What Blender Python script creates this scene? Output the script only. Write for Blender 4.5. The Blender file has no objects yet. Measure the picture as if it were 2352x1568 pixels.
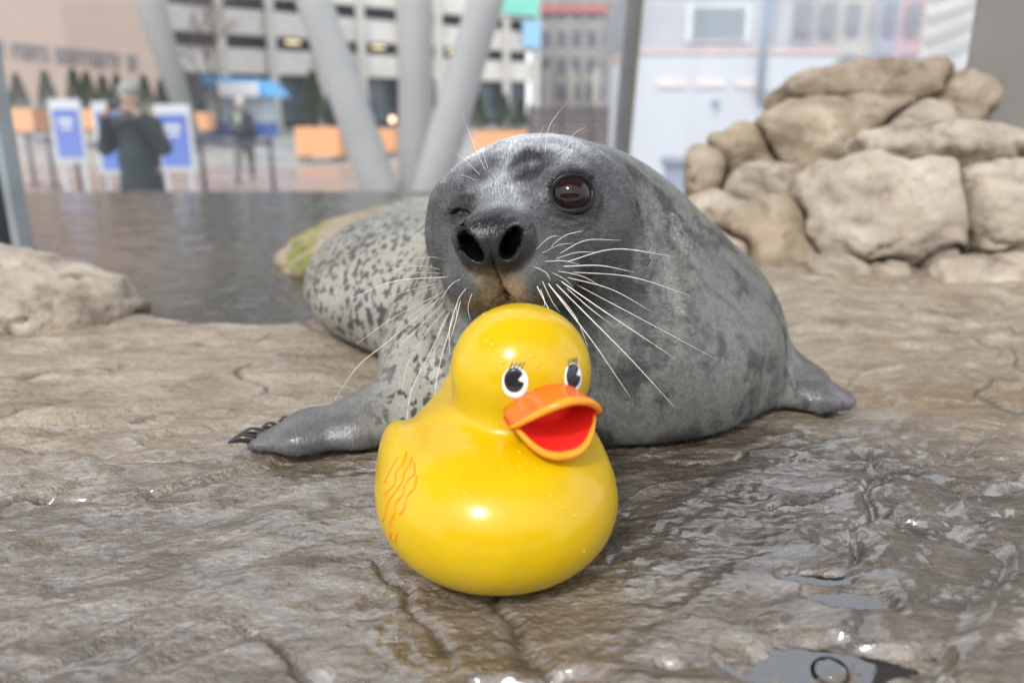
import bpy, bmesh, math, random
import numpy as np
from mathutils import Vector, Matrix

random.seed(7)
rng = np.random.default_rng(7)
scn = bpy.context.scene
COL = scn.collection
R = math.radians

# ------------------------------------------------------------------ camera
PITCH = R(16.3)
FPX = 1829.0                       # focal length in pixels of a 2352 px wide picture
CAM = np.array([0.0, 0.0, 0.31])
FWD = np.array([0.0, math.cos(PITCH), -math.sin(PITCH)])
UPV = np.array([0.0, math.sin(PITCH), math.cos(PITCH)])
RGT = np.array([1.0, 0.0, 0.0])
cam_d = bpy.data.cameras.new('camera')
cam = bpy.data.objects.new('camera', cam_d)
COL.objects.link(cam)
cam.location = CAM
cam.rotation_euler = (R(90) - PITCH, 0, 0)
cam_d.sensor_width = 36.0
cam_d.lens = 36.0 * FPX / 2352.0
cam_d.clip_start = 0.02
cam_d.clip_end = 600
cam_d.dof.use_dof = True
cam_d.dof.focus_distance = 0.645
cam_d.dof.aperture_fstop = 3.4
cam_d.dof.aperture_blades = 9
scn.camera = cam

# ------------------------------------------------------------------ light
SUN_EL, SUN_AZ = R(46), R(204)     # azimuth measured from +Y towards +X; the light stands behind the viewer
world = bpy.data.worlds.new('World')
scn.world = world
world.use_nodes = True
wn = world.node_tree
wn.nodes.clear()
w_out = wn.nodes.new('ShaderNodeOutputWorld')
w_bg = wn.nodes.new('ShaderNodeBackground')
w_sky = wn.nodes.new('ShaderNodeTexSky')
w_sky.sky_type = 'NISHITA'
w_sky.sun_disc = False
w_sky.sun_elevation = SUN_EL
w_sky.sun_rotation = SUN_AZ
w_sky.air_density = 1.0
w_sky.dust_density = 3.0
w_hs = wn.nodes.new('ShaderNodeHueSaturation')
w_hs.inputs['Saturation'].default_value = 0.30
wn.links.new(w_sky.outputs[0], w_hs.inputs['Color'])
w_mix = wn.nodes.new('ShaderNodeMix'); w_mix.data_type = 'RGBA'
w_mix.inputs[0].default_value = 0.5
w_mix.inputs[7].default_value = (16.5, 17.1, 18.0, 1)      # even cloud cover over the clear sky
wn.links.new(w_hs.outputs[0], w_mix.inputs[6])
wn.links.new(w_mix.outputs[2], w_bg.inputs['Color'])
w_bg.inputs['Strength'].default_value = 0.15
wn.links.new(w_bg.outputs[0], w_out.inputs['Surface'])
sun_d = bpy.data.lights.new('sun', 'SUN')
sun_d.energy = 2.2
sun_d.angle = R(8)
sun_d.color = (1.0, 0.97, 0.93)
sun = bpy.data.objects.new('sun', sun_d)
COL.objects.link(sun)
sdir = Vector((math.sin(SUN_AZ) * math.cos(SUN_EL), math.cos(SUN_AZ) * math.cos(SUN_EL), math.sin(SUN_EL)))
sun.rotation_euler = sdir.to_track_quat('Z', 'Y').to_euler()
sun.location = (-3, -6, 8)
scn.view_settings.view_transform = 'Standard'
scn.view_settings.look = 'None'
scn.view_settings.exposure = 0.22
scn.view_settings.gamma = 1.0
scn.view_settings.use_curve_mapping = False

# ------------------------------------------------------------------ helpers: pixels, noise, shapes
def ray(px, py):
    return FWD + (px - 1176) / FPX * RGT + (784 - py) / FPX * UPV
def pt(px, py, d):
    return CAM + d * ray(px, py)
def onz(px, py, z=0.0):
    D = ray(px, py)
    return CAM + D * ((z - CAM[2]) / D[2])
def ony(px, py, Y):
    D = ray(px, py)
    return CAM + D * (Y / D[1])

def _hash(ix, iy, iz, seed):
    h = (ix.astype(np.int64) * 374761393 + iy.astype(np.int64) * 668265263 + iz.astype(np.int64) * 2147483647 + seed * 1274126177) & 0xffffffff
    h = ((h ^ (h >> 13)) * 1274126177) & 0xffffffff
    return (h ^ (h >> 16)) & 0xffffffff
def noise(P, s=1.0, seed=0):
    Q = np.asarray(P, float) * s
    i = np.floor(Q)
    f = Q - i
    u = f * f * f * (f * (f * 6 - 15) + 10)
    out = 0
    for dx in (0, 1):
        for dy in (0, 1):
            for dz in (0, 1):
                h = _hash(i[:, 0] + dx, i[:, 1] + dy, i[:, 2] + dz, seed)
                gx = (h & 255) / 127.5 - 1; gy = ((h >> 8) & 255) / 127.5 - 1; gz = ((h >> 16) & 255) / 127.5 - 1
                d = gx * (f[:, 0] - dx) + gy * (f[:, 1] - dy) + gz * (f[:, 2] - dz)
                w = (u[:, 0] if dx else 1 - u[:, 0]) * (u[:, 1] if dy else 1 - u[:, 1]) * (u[:, 2] if dz else 1 - u[:, 2])
                out = out + w * d
    return out
def fbm(P, s=1.0, o=4, seed=0, g=0.5):
    a, t = 1.0, 0
    for k in range(o):
        t = t + a * noise(P, s * 2 ** k, seed + k * 17)
        a *= g
    return t
def sstep(a, b, x):
    t = np.clip((x - a) / (b - a), 0, 1)
    return t * t * (3 - 2 * t)
def unit(v):
    v = np.asarray(v, float)
    return v / np.linalg.norm(v)

def mesh(name, V, Fc, mat=None, parent=None, smooth=True, flat_angle=None):
    me = bpy.data.meshes.new(name)
    me.from_pydata([tuple(v) for v in V] if not isinstance(V, np.ndarray) else V.tolist(), [], Fc if isinstance(Fc, list) else Fc.tolist())
    if smooth:
        me.polygons.foreach_set('use_smooth', [True] * len(me.polygons))
    for m in (mat if isinstance(mat, (list, tuple)) else [mat]):
        if m: me.materials.append(m)
    o = bpy.data.objects.new(name, me)
    COL.objects.link(o)
    if parent: o.parent = parent
    return o
def empty(name, loc=(0, 0, 0), rz=0.0):
    o = bpy.data.objects.new(name, None)
    o.empty_display_size = 0.05
    COL.objects.link(o)
    o.location = tuple(loc); o.rotation_euler = (0, 0, rz)
    return o
def tag(o, label=None, cat=None, group=None, kind=None):
    if label: o['label'] = label
    if cat: o['category'] = cat
    if group: o['group'] = group
    if kind: o['kind'] = kind
    return o
def kid(o, root):
    o.parent = root; o.matrix_parent_inverse = Matrix.Translation(-Vector(root.location)); return o
def copy_tree(o, parent=None):
    c = o.copy(); COL.objects.link(c); c.parent = parent
    for ch in list(o.children): copy_tree(ch, c)
    return c

class MB:
    """collects simple solids; build() links them as one mesh"""
    def __init__(s): s.V, s.F = [], []
    def add(s, V, F):
        n = len(s.V); s.V += [tuple(v) for v in V]; s.F += [[i + n for i in f] for f in F]; return s
    def box(s, lo, hi, M=None):
        V = [(x, y, z) for x in (lo[0], hi[0]) for y in (lo[1], hi[1]) for z in (lo[2], hi[2])]
        if M is not None: V = [tuple(M @ Vector(v)) for v in V]
        return s.add(V, [[0, 1, 3, 2], [4, 6, 7, 5], [0, 4, 5, 1], [2, 3, 7, 6], [0, 2, 6, 4], [1, 5, 7, 3]])
    def tube(s, pts, rad, n=8, cap=True):
        pts = [np.asarray(p, float) for p in pts]
        m = len(pts)
        rad = [rad] * m if np.isscalar(rad) else rad
        V, F = [], []
        ref = None
        for i in range(m):
            t = unit(pts[min(i + 1, m - 1)] - pts[max(i - 1, 0)])
            if ref is None:
                ref = np.array([0, 0, 1.0]) if abs(t[2]) < .9 else np.array([1.0, 0, 0])
            a = unit(np.cross(t, ref)); b = np.cross(a, t); ref = b
            for k in range(n):
                w = 2 * math.pi * k / n
                V.append(pts[i] + rad[i] * (math.cos(w) * a + math.sin(w) * b))
        for i in range(m - 1):
            for k in range(n):
                F.append([i * n + k, i * n + (k + 1) % n, (i + 1) * n + (k + 1) % n, (i + 1) * n + k])
        if cap:
            F.append(list(range(n))[::-1]); F.append([(m - 1) * n + k for k in range(n)])
        return s.add(V, F)
    def build(s, name, mat, parent=None, smooth=False, bevel=0):
        o = mesh(name, s.V, s.F, mat, parent, smooth)
        if bevel:
            b = o.modifiers.new('bevel', 'BEVEL'); b.width = bevel; b.segments = 2; b.limit_method = 'ANGLE'
        return o
def spline(pts, n=14):
    """Catmull-Rom through pts"""
    P = [np.asarray(p, float) for p in pts]
    P = [2 * P[0] - P[1]] + P + [2 * P[-1] - P[-2]]
    out = []
    for i in range(1, len(P) - 2):
        for k in range(n):
            t = k / n
            a, b, c, d = P[i - 1], P[i], P[i + 1], P[i + 2]
            out.append(.5 * (2 * b + (c - a) * t + (2 * a - 5 * b + 4 * c - d) * t * t + (3 * b - 3 * c + d - a) * t ** 3))
    out.append(P[-2])
    return out

# ---- distance fields
def ell(P, c, r, M=None):
    q = P - np.asarray(c)
    if M is not None: q = q @ M
    r = np.asarray(r, float)
    k0 = np.linalg.norm(q / r, axis=1); k1 = np.linalg.norm(q / (r * r), axis=1)
    return k0 * (k0 - 1) / np.maximum(k1, 1e-9)
def cone(P, a, b, ra, rb):
    a = np.asarray(a, float); b = np.asarray(b, float)
    ab = b - a
    h = np.clip(((P - a) @ ab) / (ab @ ab), 0, 1)
    return np.linalg.norm(P - a - h[:, None] * ab, axis=1) - (ra + (rb - ra) * h)
def smin(a, b, k):
    h = np.maximum(k - np.abs(a - b), 0) / k
    return np.minimum(a, b) - h * h * k * .25
def smax(a, b, k):
    return -smin(-a, -b, k)
def nets(fn, lo, hi, h):
    """naive surface nets -> vertices, quads"""
    lo = np.asarray(lo, float); hi = np.asarray(hi, float)
    n = np.ceil((hi - lo) / h).astype(int) + 1
    ax = [lo[k] + h * np.arange(n[k]) for k in range(3)]
    val = np.empty(n)
    YY, ZZ = np.meshgrid(ax[1], ax[2], indexing='ij')
    per = max(1, 250000 // YY.size)
    for i in range(0, n[0], per):
        xs = ax[0][i:i + per]
        P = np.empty((len(xs), YY.shape[0], YY.shape[1], 3))
        P[..., 0] = xs[:, None, None]; P[..., 1] = YY; P[..., 2] = ZZ
        val[i:i + per] = fn(P.reshape(-1, 3)).reshape(P.shape[:3])
    s = val < 0
    cnt = np.zeros(n - 1, int)
    acc = np.zeros(tuple(n - 1) + (3,))
    num = np.zeros(n - 1)
    for dx in (0, 1):
        for dy in (0, 1):
            for dz in (0, 1):
                cnt += s[dx:n[0] - 1 + dx, dy:n[1] - 1 + dy, dz:n[2] - 1 + dz]
    for axis in range(3):
        o1, o2 = [k for k in range(3) if k != axis]
        for a in (0, 1):
            for b in (0, 1):
                st = [0, 0, 0]; st[o1] = a; st[o2] = b
                en = list(st); en[axis] = 1
                A = val[st[0]:st[0] + n[0] - 1, st[1]:st[1] + n[1] - 1, st[2]:st[2] + n[2] - 1]
                B = val[en[0]:en[0] + n[0] - 1, en[1]:en[1] + n[1] - 1, en[2]:en[2] + n[2] - 1]
                c = (A < 0) != (B < 0)
                t = np.where(c, A / np.where(A - B == 0, 1, A - B), 0)
                for k in range(3):
                    acc[..., k] += np.where(c, t if k == axis else st[k], 0)
                num += c
    live = (cnt > 0) & (cnt < 8)
    idx = -np.ones(n - 1, int)
    idx[live] = np.arange(live.sum())
    cell = np.argwhere(live)
    V = lo + h * (cell + acc[live] / num[live][:, None])
    Q = []
    for axis in range(3):
        o1, o2 = [(1, 2), (2, 0), (0, 1)][axis]
        sl = [slice(1, n[k] - 1) for k in range(3)]; sl[axis] = slice(0, n[axis] - 1)
        sr = list(sl); sr[axis] = slice(1, n[axis])
        A = s[tuple(sl)]; B = s[tuple(sr)]
        e = np.argwhere(A != B)
        off = np.array([1, 1, 1]); off[axis] = 0
        c0 = e + off
        flip = A[tuple(e.T)]
        d1 = np.zeros(3, int); d1[o1] = 1
        d2 = np.zeros(3, int); d2[o2] = 1
        q = np.stack([idx[tuple((c0 - d1 - d2).T)], idx[tuple((c0 - d2).T)], idx[tuple(c0.T)], idx[tuple((c0 - d1).T)]], 1)
        q[~flip] = q[~flip][:, ::-1]
        Q.append(q)
    return V, np.concatenate(Q)
def grad(fn, P, e=4e-4):
    g = np.empty_like(P)
    for k in range(3):
        d = np.zeros(3); d[k] = e
        g[:, k] = (fn(P + d) - fn(P - d)) / (2 * e)
    return g
def project(fn, P, it=3, lim=.004):
    for _ in range(it):
        v = fn(P); g = grad(fn, P)
        st = (v / np.maximum((g * g).sum(1), .05))[:, None] * g
        l = np.linalg.norm(st, axis=1, keepdims=True)
        P = P - st * np.minimum(1, lim / np.maximum(l, 1e-12))
    return P
def refine(V, faces, sel):
    """split the selected quads in four; neighbours take the extra points as n-gons"""
    V = [tuple(v) for v in V]; mid = {}
    def m(a, b):
        k = (a, b) if a < b else (b, a)
        if k not in mid:
            mid[k] = len(V); V.append(tuple((V[a][i] + V[b][i]) * .5 for i in range(3)))
        return mid[k]
    out, flag, rest = [], [], []
    for f, s in zip(faces, sel):
        if s and len(f) == 4:
            a, b, c, d = f
            ab, bc, cd, da = m(a, b), m(b, c), m(c, d), m(d, a)
            V.append(tuple((V[a][i] + V[b][i] + V[c][i] + V[d][i]) * .25 for i in range(3))); o = len(V) - 1
            out += [[a, ab, o, da], [ab, b, bc, o], [o, bc, c, cd], [da, o, cd, d]]
            flag += [True] * 4
        else: rest.append(f)
    for f in rest:
        g = []
        for i, a in enumerate(f):
            b = f[(i + 1) % len(f)]; g.append(a)
            k = (a, b) if a < b else (b, a)
            if k in mid: g.append(mid[k])
        out.append(g); flag.append(False)
    return np.array(V), out, flag
def hit(fn, px, py, d0=.3, d1=2.0):
    """first point of a surface along a pixel's ray"""
    D = ray(px, py); t = d0
    for _ in range(160):
        v = float(fn((CAM + t * D)[None])[0])
        if v < 2e-5: return CAM + t * D
        t += max(v * .7, 1e-5)
        if t > d1: return None
    return CAM + t * D

# ------------------------------------------------------------------ helpers: materials
class M:
    def __init__(s, name, rough=.5, spec=.5, color=(.5, .5, .5)):
        s.m = bpy.data.materials.new(name); s.m.use_nodes = True
        s.nt = s.m.node_tree; s.b = s.nt.nodes['Principled BSDF']
        s.b.inputs['Roughness'].default_value = rough
        s.b.inputs['Specular IOR Level'].default_value = spec
        s.b.inputs['Base Color'].default_value = (*color, 1)
        s.tc = None
    def n(s, t, **kw):
        x = s.nt.nodes.new('ShaderNode' + t)
        for k, v in kw.items(): setattr(x, k, v)
        return x
    def l(s, a, b):
        s.nt.links.new(a, b); return s
    def set(s, sock, v):
        if isinstance(v, bpy.types.NodeSocket): s.l(v, sock)
        else: sock.default_value = v
    def co(s, scale=(1, 1, 1), rot=(0, 0, 0)):
        if s.tc is None: s.tc = s.n('TexCoord')
        if scale == (1, 1, 1) and rot == (0, 0, 0): return s.tc.outputs['Object']
        mp = s.n('Mapping'); mp.inputs['Scale'].default_value = scale; mp.inputs['Rotation'].default_value = rot
        s.l(s.tc.outputs['Object'], mp.inputs['Vector']); return mp.outputs[0]
    def noise(s, scale, detail=4, rough=.55, co=None, dist=0):
        x = s.n('TexNoise'); x.inputs['Scale'].default_value = scale; x.inputs['Detail'].default_value = detail
        x.inputs['Roughness'].default_value = rough; x.inputs['Distortion'].default_value = dist
        s.l(co if co else s.co(), x.inputs['Vector']); return x.outputs['Fac']
    def voro(s, scale, co=None, feature='F1'):
        x = s.n('TexVoronoi', feature=feature); x.inputs['Scale'].default_value = scale
        s.l(co if co else s.co(), x.inputs['Vector']); return x.outputs['Distance']
    def ramp(s, fac, stops):
        x = s.n('ValToRGB'); e = x.color_ramp.elements
        while len(e) < len(stops): e.new(.5)
        for el, (p, c) in zip(e, stops):
            el.position = p; el.color = (*c, 1) if len(c) == 3 else c
        s.l(fac, x.inputs[0]); return x.outputs[0]
    def mix(s, fac, a, b, mode='MIX'):
        x = s.n('Mix', data_type='RGBA', blend_type=mode)
        s.set(x.inputs[0], fac)
        for sock, v in ((x.inputs[6], a), (x.inputs[7], b)):
            s.set(sock, (*v, 1) if isinstance(v, tuple) and len(v) == 3 else v)
        return x.outputs[2]
    def math(s, op, a, b=0.0, clamp=False):
        x = s.n('Math', operation=op, use_clamp=clamp); s.set(x.inputs[0], a); s.set(x.inputs[1], b); return x.outputs[0]
    def mr(s, v, a, b, c=0.0, d=1.0):
        x = s.n('MapRange'); s.set(x.inputs[0], v)
        for i, w in enumerate((a, b, c, d)): x.inputs[i + 1].default_value = w
        return x.outputs[0]
    def attr(s, name):
        x = s.n('Attribute', attribute_name=name); return x
    def color(s, c): s.set(s.b.inputs['Base Color'], c); return s
    def rough(s, c): s.set(s.b.inputs['Roughness'], c); return s
    def bump(s, h, strength=.3, dist=.01, nrm=None):
        x = s.n('Bump'); x.inputs['Strength'].default_value = strength; x.inputs['Distance'].default_value = dist
        s.l(h, x.inputs['Height'])
        if nrm: s.l(nrm, x.inputs['Normal'])
        s.l(x.outputs[0], s.b.inputs['Normal']); return x.outputs[0]
def plain(name, color, rough=.5, spec=.5, metal=0, vary=.12, scale=8):
    m = M(name, rough, spec)
    f = m.noise(scale, 3)
    a = tuple(max(0, c * (1 - vary)) for c in color); b = tuple(c * (1 + vary) for c in color)
    m.color(m.ramp(f, [(.3, a), (.7, b)])); m.b.inputs['Metallic'].default_value = metal
    return m.m

# ================================================================== THE SETTING
PLAZA = -1.22
WATER = -0.035

# ---- rock floor
PUD = [  # puddle centre on the ground, radius x, radius y, depth
    (onz(1950, 1366), .030, .016, .007), (onz(1905, 1515), .060, .024, .009), (onz(1640, 1272), .032, .006, .005),
    (onz(1870, 1328), .030, .007, .005), (onz(2160, 940), .13, .03, .005)]
def ground_parts(x, y):
    P = np.stack([x, y, np.zeros_like(x)], 1)
    a = x * .87 + y * .49; b = -x * .49 + y * .87
    wrp = fbm(P, 3.1, 3, 5) * .10
    S = np.stack([a, b, np.zeros_like(a)], 1)
    SA = np.stack([a * .32 + wrp, b + wrp * .7, np.zeros_like(a)], 1)
    low = fbm(P, 2.0, 3, 11) * .020
    t = fbm(SA, 6.5, 3, 23) * 2.6 + a * 1.2
    fr = t - np.floor(t)
    step = np.floor(t) + sstep(.80, 1.0, fr)
    ledge = (step - t) * .0095
    ridg = (1 - np.abs(noise(SA, 26, 31)) * 2.2) * .0022 + fbm(SA, 44, 3, 33) * .0026
    fine = fbm(P, 120, 3, 41, .65) * .0021
    w2 = np.stack([x + fbm(P, 9, 3, 51) * .035, y + fbm(P, 9, 3, 52) * .035, np.zeros_like(x)], 1)
    c1 = np.abs(noise(w2, 3.3, 61)); m1 = sstep(-.12, .10, noise(P, 2.3, 62))
    c2 = np.abs(noise(w2, 6.1, 63)); m2 = sstep(-.03, .15, noise(P, 3.7, 64))
    crack = np.maximum(np.exp(-(c1 / .011) ** 2) * m1, np.exp(-(c2 / .013) ** 2) * m2)
    return P, low, ledge, ridg, fine, crack
def edge_y(x):
    return 1.20 + .03 * np.sin(x * 7 + 1) + .022 * np.sin(x * 17) + np.where(x > -.2, (x + .2) * .35, 0) + np.where(x < -.62, (-.62 - x) * .25, 0)
def ground_z(x, y, full=True):
    x = np.asarray(x, float); y = np.asarray(y, float)
    P, low, ledge, ridg, fine, crack = ground_parts(x, y)
    z = low + ledge
    near = np.maximum(np.exp(-(((x + .01) / .15) ** 2 + ((y - .54) / .13) ** 2) ** 2), np.exp(-(((x - .02) / .42) ** 2 + ((y - 1.0) / .40) ** 2) ** 3))
    z = z * (1 - .9 * near) - .004 * near
    z = z + ridg * (1 - .6 * near) + fine - crack * .0065
    for c, rx, ry, dp in PUD:
        q = ((x - c[0]) / rx) ** 2 + ((y - c[1]) / ry) ** 2
        wob = 1 + .9 * fbm(P, 30, 3, 71)
        k = np.exp(-(q / 3.2) ** 2)
        z = z * (1 - .75 * k) + .002 * k
        z = z - dp * (1 - sstep(.7, 1.25, np.sqrt(q) * wob))
    s = sstep(1.42, 2.35, y - .10 * (x - .5)) * sstep(.60, .95, x - .05 * (y - 1))
    z = z + .32 * s + .03 * sstep(.95, 1.25, y) * sstep(.25, .5, x)
    side = sstep(.42, .15, x)
    drop = sstep(0, .07, y - edge_y(x) + .02 * noise(P, 7, 81)) * side
    z = z - drop * .30
    return z
gx = np.concatenate([np.linspace(-1.5, -.78, 130)[:-1], np.linspace(-.78, .82, 540)[:-1], np.linspace(.82, 2.3, 170)])
gy = [.12]
while gy[-1] < 2.75:
    gy.append(gy[-1] + .0022 * max(1, gy[-1] / .5) * (1 if gy[-1] < 1.35 else 2.6))
gy = np.array(gy)
GX, GY = np.meshgrid(gx, gy)
GZ = ground_z(GX.ravel(), GY.ravel())
GV = np.stack([GX.ravel(), GY.ravel(), GZ], 1)
nx, ny = len(gx), len(gy)
ii = (np.arange(ny - 1)[:, None] * nx + np.arange(nx - 1)).ravel()
GF = np.stack([ii, ii + 1, ii + nx + 1, ii + nx], 1)

gm = M('wet_rock_floor', .3, .9)
wet = gm.attr('wet').outputs['Fac']; stain = gm.attr('stain').outputs['Fac']; crk = gm.attr('crack').outputs['Fac']
str_co = gm.co((1.6, 5.0, 1), (0, 0, R(-30)))
n1 = gm.noise(5, 6, .6, str_co, .6); n2 = gm.noise(34, 6, .70, gm.co((.55, 1.7, 1), (0, 0, R(-30))), .5); n3 = gm.noise(260, 3, .6)
dry = gm.ramp(n1, [(.25, (.150, .110, .072)), (.48, (.262, .200, .136)), (.72, (.385, .325, .250))])
wetc = gm.ramp(n1, [(.25, (.040, .027, .017)), (.5, (.088, .064, .043)), (.75, (.160, .127, .093))])
c = gm.mix(wet, dry, wetc)
c = gm.mix(gm.mr(n2, .52, .66, 0, .8), c, gm.mix(.45, c, (.50, .46, .41)))
c = gm.mix(gm.mr(n2, .47, .33, 0, .85), c, gm.mix(.62, c, (.035, .025, .016)))
c = gm.mix(gm.math('MULTIPLY', stain, .85), c, gm.ramp(n2, [(.3, (.12, .072, .026)), (.7, (.26, .17, .075))]))
c = gm.mix(gm.mr(n3, .56, .68, 0, .55), c, (.045, .036, .028))
c = gm.mix(gm.math('MULTIPLY', crk, .75), c, (.035, .027, .02))
c = gm.mix(gm.math('MULTIPLY', gm.mr(wet, .35, 1.0), .62), c, gm.mix(1.0, c, (.33, .30, .27), 'MULTIPLY'))
gm.color(c)
film = gm.noise(9, 5, .6, str_co, .8)
rg = gm.math('ADD', gm.mr(film, .36, .62, .08, .42), gm.math('MULTIPLY', gm.math('SUBTRACT', 1.0, wet), .26))
gm.rough(gm.math('ADD', rg, gm.mr(n3, .4, .6, -.03, .05)))
# a film of water over the wet parts
cw = gm.math('MULTIPLY', gm.mr(film, .66, .46), gm.math('ADD', gm.math('MULTIPLY', wet, .85), .16), True)
gm.l(cw, gm.b.inputs['Coat Weight']); gm.b.inputs['Coat Roughness'].default_value = .045; gm.b.inputs['Coat IOR'].default_value = 2.1
hgt = gm.math('ADD', gm.math('MULTIPLY', gm.noise(150, 4, .62, gm.co((1, 2.0, 1), (0, 0, R(-30)))), .7), gm.math('MULTIPLY', n3, .35))
hgt = gm.math('ADD', hgt, gm.math('MULTIPLY', gm.noise(55, 3, .5, gm.co((.7, 2.0, 1), (0, 0, R(-30)))), 1.1))
gm.bump(hgt, .9, .0045)
cb = gm.n('Bump'); cb.inputs['Strength'].default_value = .20; cb.inputs['Distance'].default_value = .0022
gm.l(hgt, cb.inputs['Height']); gm.l(cb.outputs[0], gm.b.inputs['Coat Normal'])
floor = mesh('rock_floor', GV, GF, gm.m)
tag(floor, 'wet brown cracked rock floor the seal and the duck rest on', 'rock floor', kind='structure')
_, _, _, _, _, crk_v = ground_parts(GV[:, 0], GV[:, 1])
wet_v = sstep(1.05, .55, GV[:, 1] + .10 * np.abs(GV[:, 0] - .1)) * .75 + .35 * noise(GV * [1, 1, 0], 3, 91)
wet_v = np.maximum(wet_v, np.exp(-(((GV[:, 0] - .26) / .30) ** 2 + ((GV[:, 1] - .58) / .22) ** 2) ** 2) * 1.0)
wet_v = wet_v - .45 * sstep(-.05, -.45, GV[:, 0]) * sstep(.55, .85, GV[:, 1])
stain_v = 1.25 * np.exp(-(((GV[:, 0] - .55) / .21) ** 2 + ((GV[:, 1] - .835 + .16 * (GV[:, 0] - .5)) / .065) ** 2) ** 2) + .6 * np.exp(-(((GV[:, 0] + .62) / .16) ** 2 + ((GV[:, 1] - .84) / .05) ** 2))
stain_v = stain_v * (.75 + .9 * noise(GV * [1, 1, 0], 12, 93))
for nm, val in (('wet', wet_v), ('stain', stain_v), ('crack', crk_v)):
    at = floor.data.attributes.new(nm, 'FLOAT', 'POINT')
    at.data.foreach_set('value', np.clip(val, 0, 1).astype(np.float32))

# ---- puddles: flat water lying in the hollows
pm = M('puddle_water', .02, .5)
pm.nt.nodes.remove(pm.b)
tr = pm.n('BsdfTransparent'); tr.inputs[0].default_value = (.95, .93, .90, 1)
gl = pm.n('BsdfGlossy'); gl.inputs['Roughness'].default_value = .015
fr = pm.n('Fresnel'); fr.inputs['IOR'].default_value = 3.0
mx = pm.n('MixShader'); pm.l(fr.outputs[0], mx.inputs[0]); pm.l(tr.outputs[0], mx.inputs[1]); pm.l(gl.outputs[0], mx.inputs[2])
bp = pm.n('Bump'); bp.inputs['Strength'].default_value = .04; bp.inputs['Distance'].default_value = .002
pm.l(pm.noise(40, 2), bp.inputs['Height']); pm.l(bp.outputs[0], gl.inputs['Normal']); pm.l(bp.outputs[0], fr.inputs['Normal'])
pm.l(mx.outputs[0], pm.nt.nodes['Material Output'].inputs['Surface'])
for c, rx, ry, dp in PUD[:4]:
    n = 48
    V = [(c[0] + 1.3 * rx * math.cos(2 * math.pi * k / n), c[1] + 1.3 * ry * math.sin(2 * math.pi * k / n), 0) for k in range(n)]
    z = float(ground_z(np.array([v[0] for v in V]), np.array([v[1] for v in V])).min()) - .0004
    V = [(v[0], v[1], z) for v in V]
    p = mesh('puddle', V, [list(range(n))], pm.m, smooth=False)
    tag(p, 'shallow clear puddle lying in a hollow of the wet rock', 'puddle', 'puddles on the rock floor', 'structure')

# ---- pool water behind
wm = M('pool_water', .03, .5, (.030, .034, .032))
wm.b.inputs['IOR'].default_value = 1.5
wm.color(wm.ramp(wm.noise(1.3, 3), [(.35, (.022, .022, .019)), (.7, (.062, .052, .040))]))
h1 = wm.noise(8.0, 3, .5, wm.co((.75, 1.0, 1))); h2 = wm.noise(26, 2, .5, wm.co((.5, 1.0, 1)))
wm.bump(wm.math('ADD', wm.math('MULTIPLY', h1, 1.0), wm.math('MULTIPLY', h2, .22)), .22, .055)
water = mesh('pool_water', [(-6, .95, WATER), (2.2, .95, WATER), (2.2, 3.5, WATER), (-6, 3.5, WATER)], [[0, 1, 2, 3]], wm.m, smooth=False)
tag(water, 'rippled dark pool water reflecting the wall behind', 'water', kind='structure')

# ---- boulders
def rock_mat(name, light=(.43, .36, .275), mid=(.29, .225, .155), dark=(.060, .040, .022), moss=0.0, bs=.5):
    m = M(name, .62, .35)
    n1 = m.noise(6.5, 7, .66, m.co((1, 1, 1.8)), .8); n2 = m.noise(17, 5, .6); n3 = m.noise(75, 4, .6)
    c = m.ramp(n1, [(.26, dark), (.46, mid), (.70, light)])
    c = m.mix(m.mr(n2, .55, .75, 0, .6), c, (.46, .41, .35))
    c = m.mix(m.mr(n2, .44, .28, 0, .75), c, (.085, .055, .03))
    c = m.mix(m.mr(n3, .58, .75, 0, .35), c, (.07, .055, .04))
    if moss:
        geo = m.n('NewGeometry'); sx = m.n('SeparateXYZ'); m.l(geo.outputs['Position'], sx.inputs[0])
        f = m.math('MULTIPLY', m.mr(m.math('ADD', sx.outputs['X'], m.math('MULTIPLY', m.noise(13, 4), .35)), -.10, -.28), m.mr(m.noise(9, 4, .6), .42, .52))
        c = m.mix(m.math('MULTIPLY', f, moss), c, m.ramp(n2, [(.3, (.085, .115, .012)), (.55, (.20, .205, .04)), (.75, (.33, .30, .13))]))
    m.color(c); m.rough(m.mr(n2, .3, .7, .42, .75))
    m.bump(m.math('ADD', m.math('MULTIPLY', n3, .5), m.math('ADD', n2, m.math('MULTIPLY', m.noise(210, 3), .15))), bs, .018)
    return m.m
RK = rock_mat('tan_rock')
RK2 = rock_mat('grey_tan_rock', (.50, .44, .365), (.34, .285, .225), (.080, .058, .039))
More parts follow.
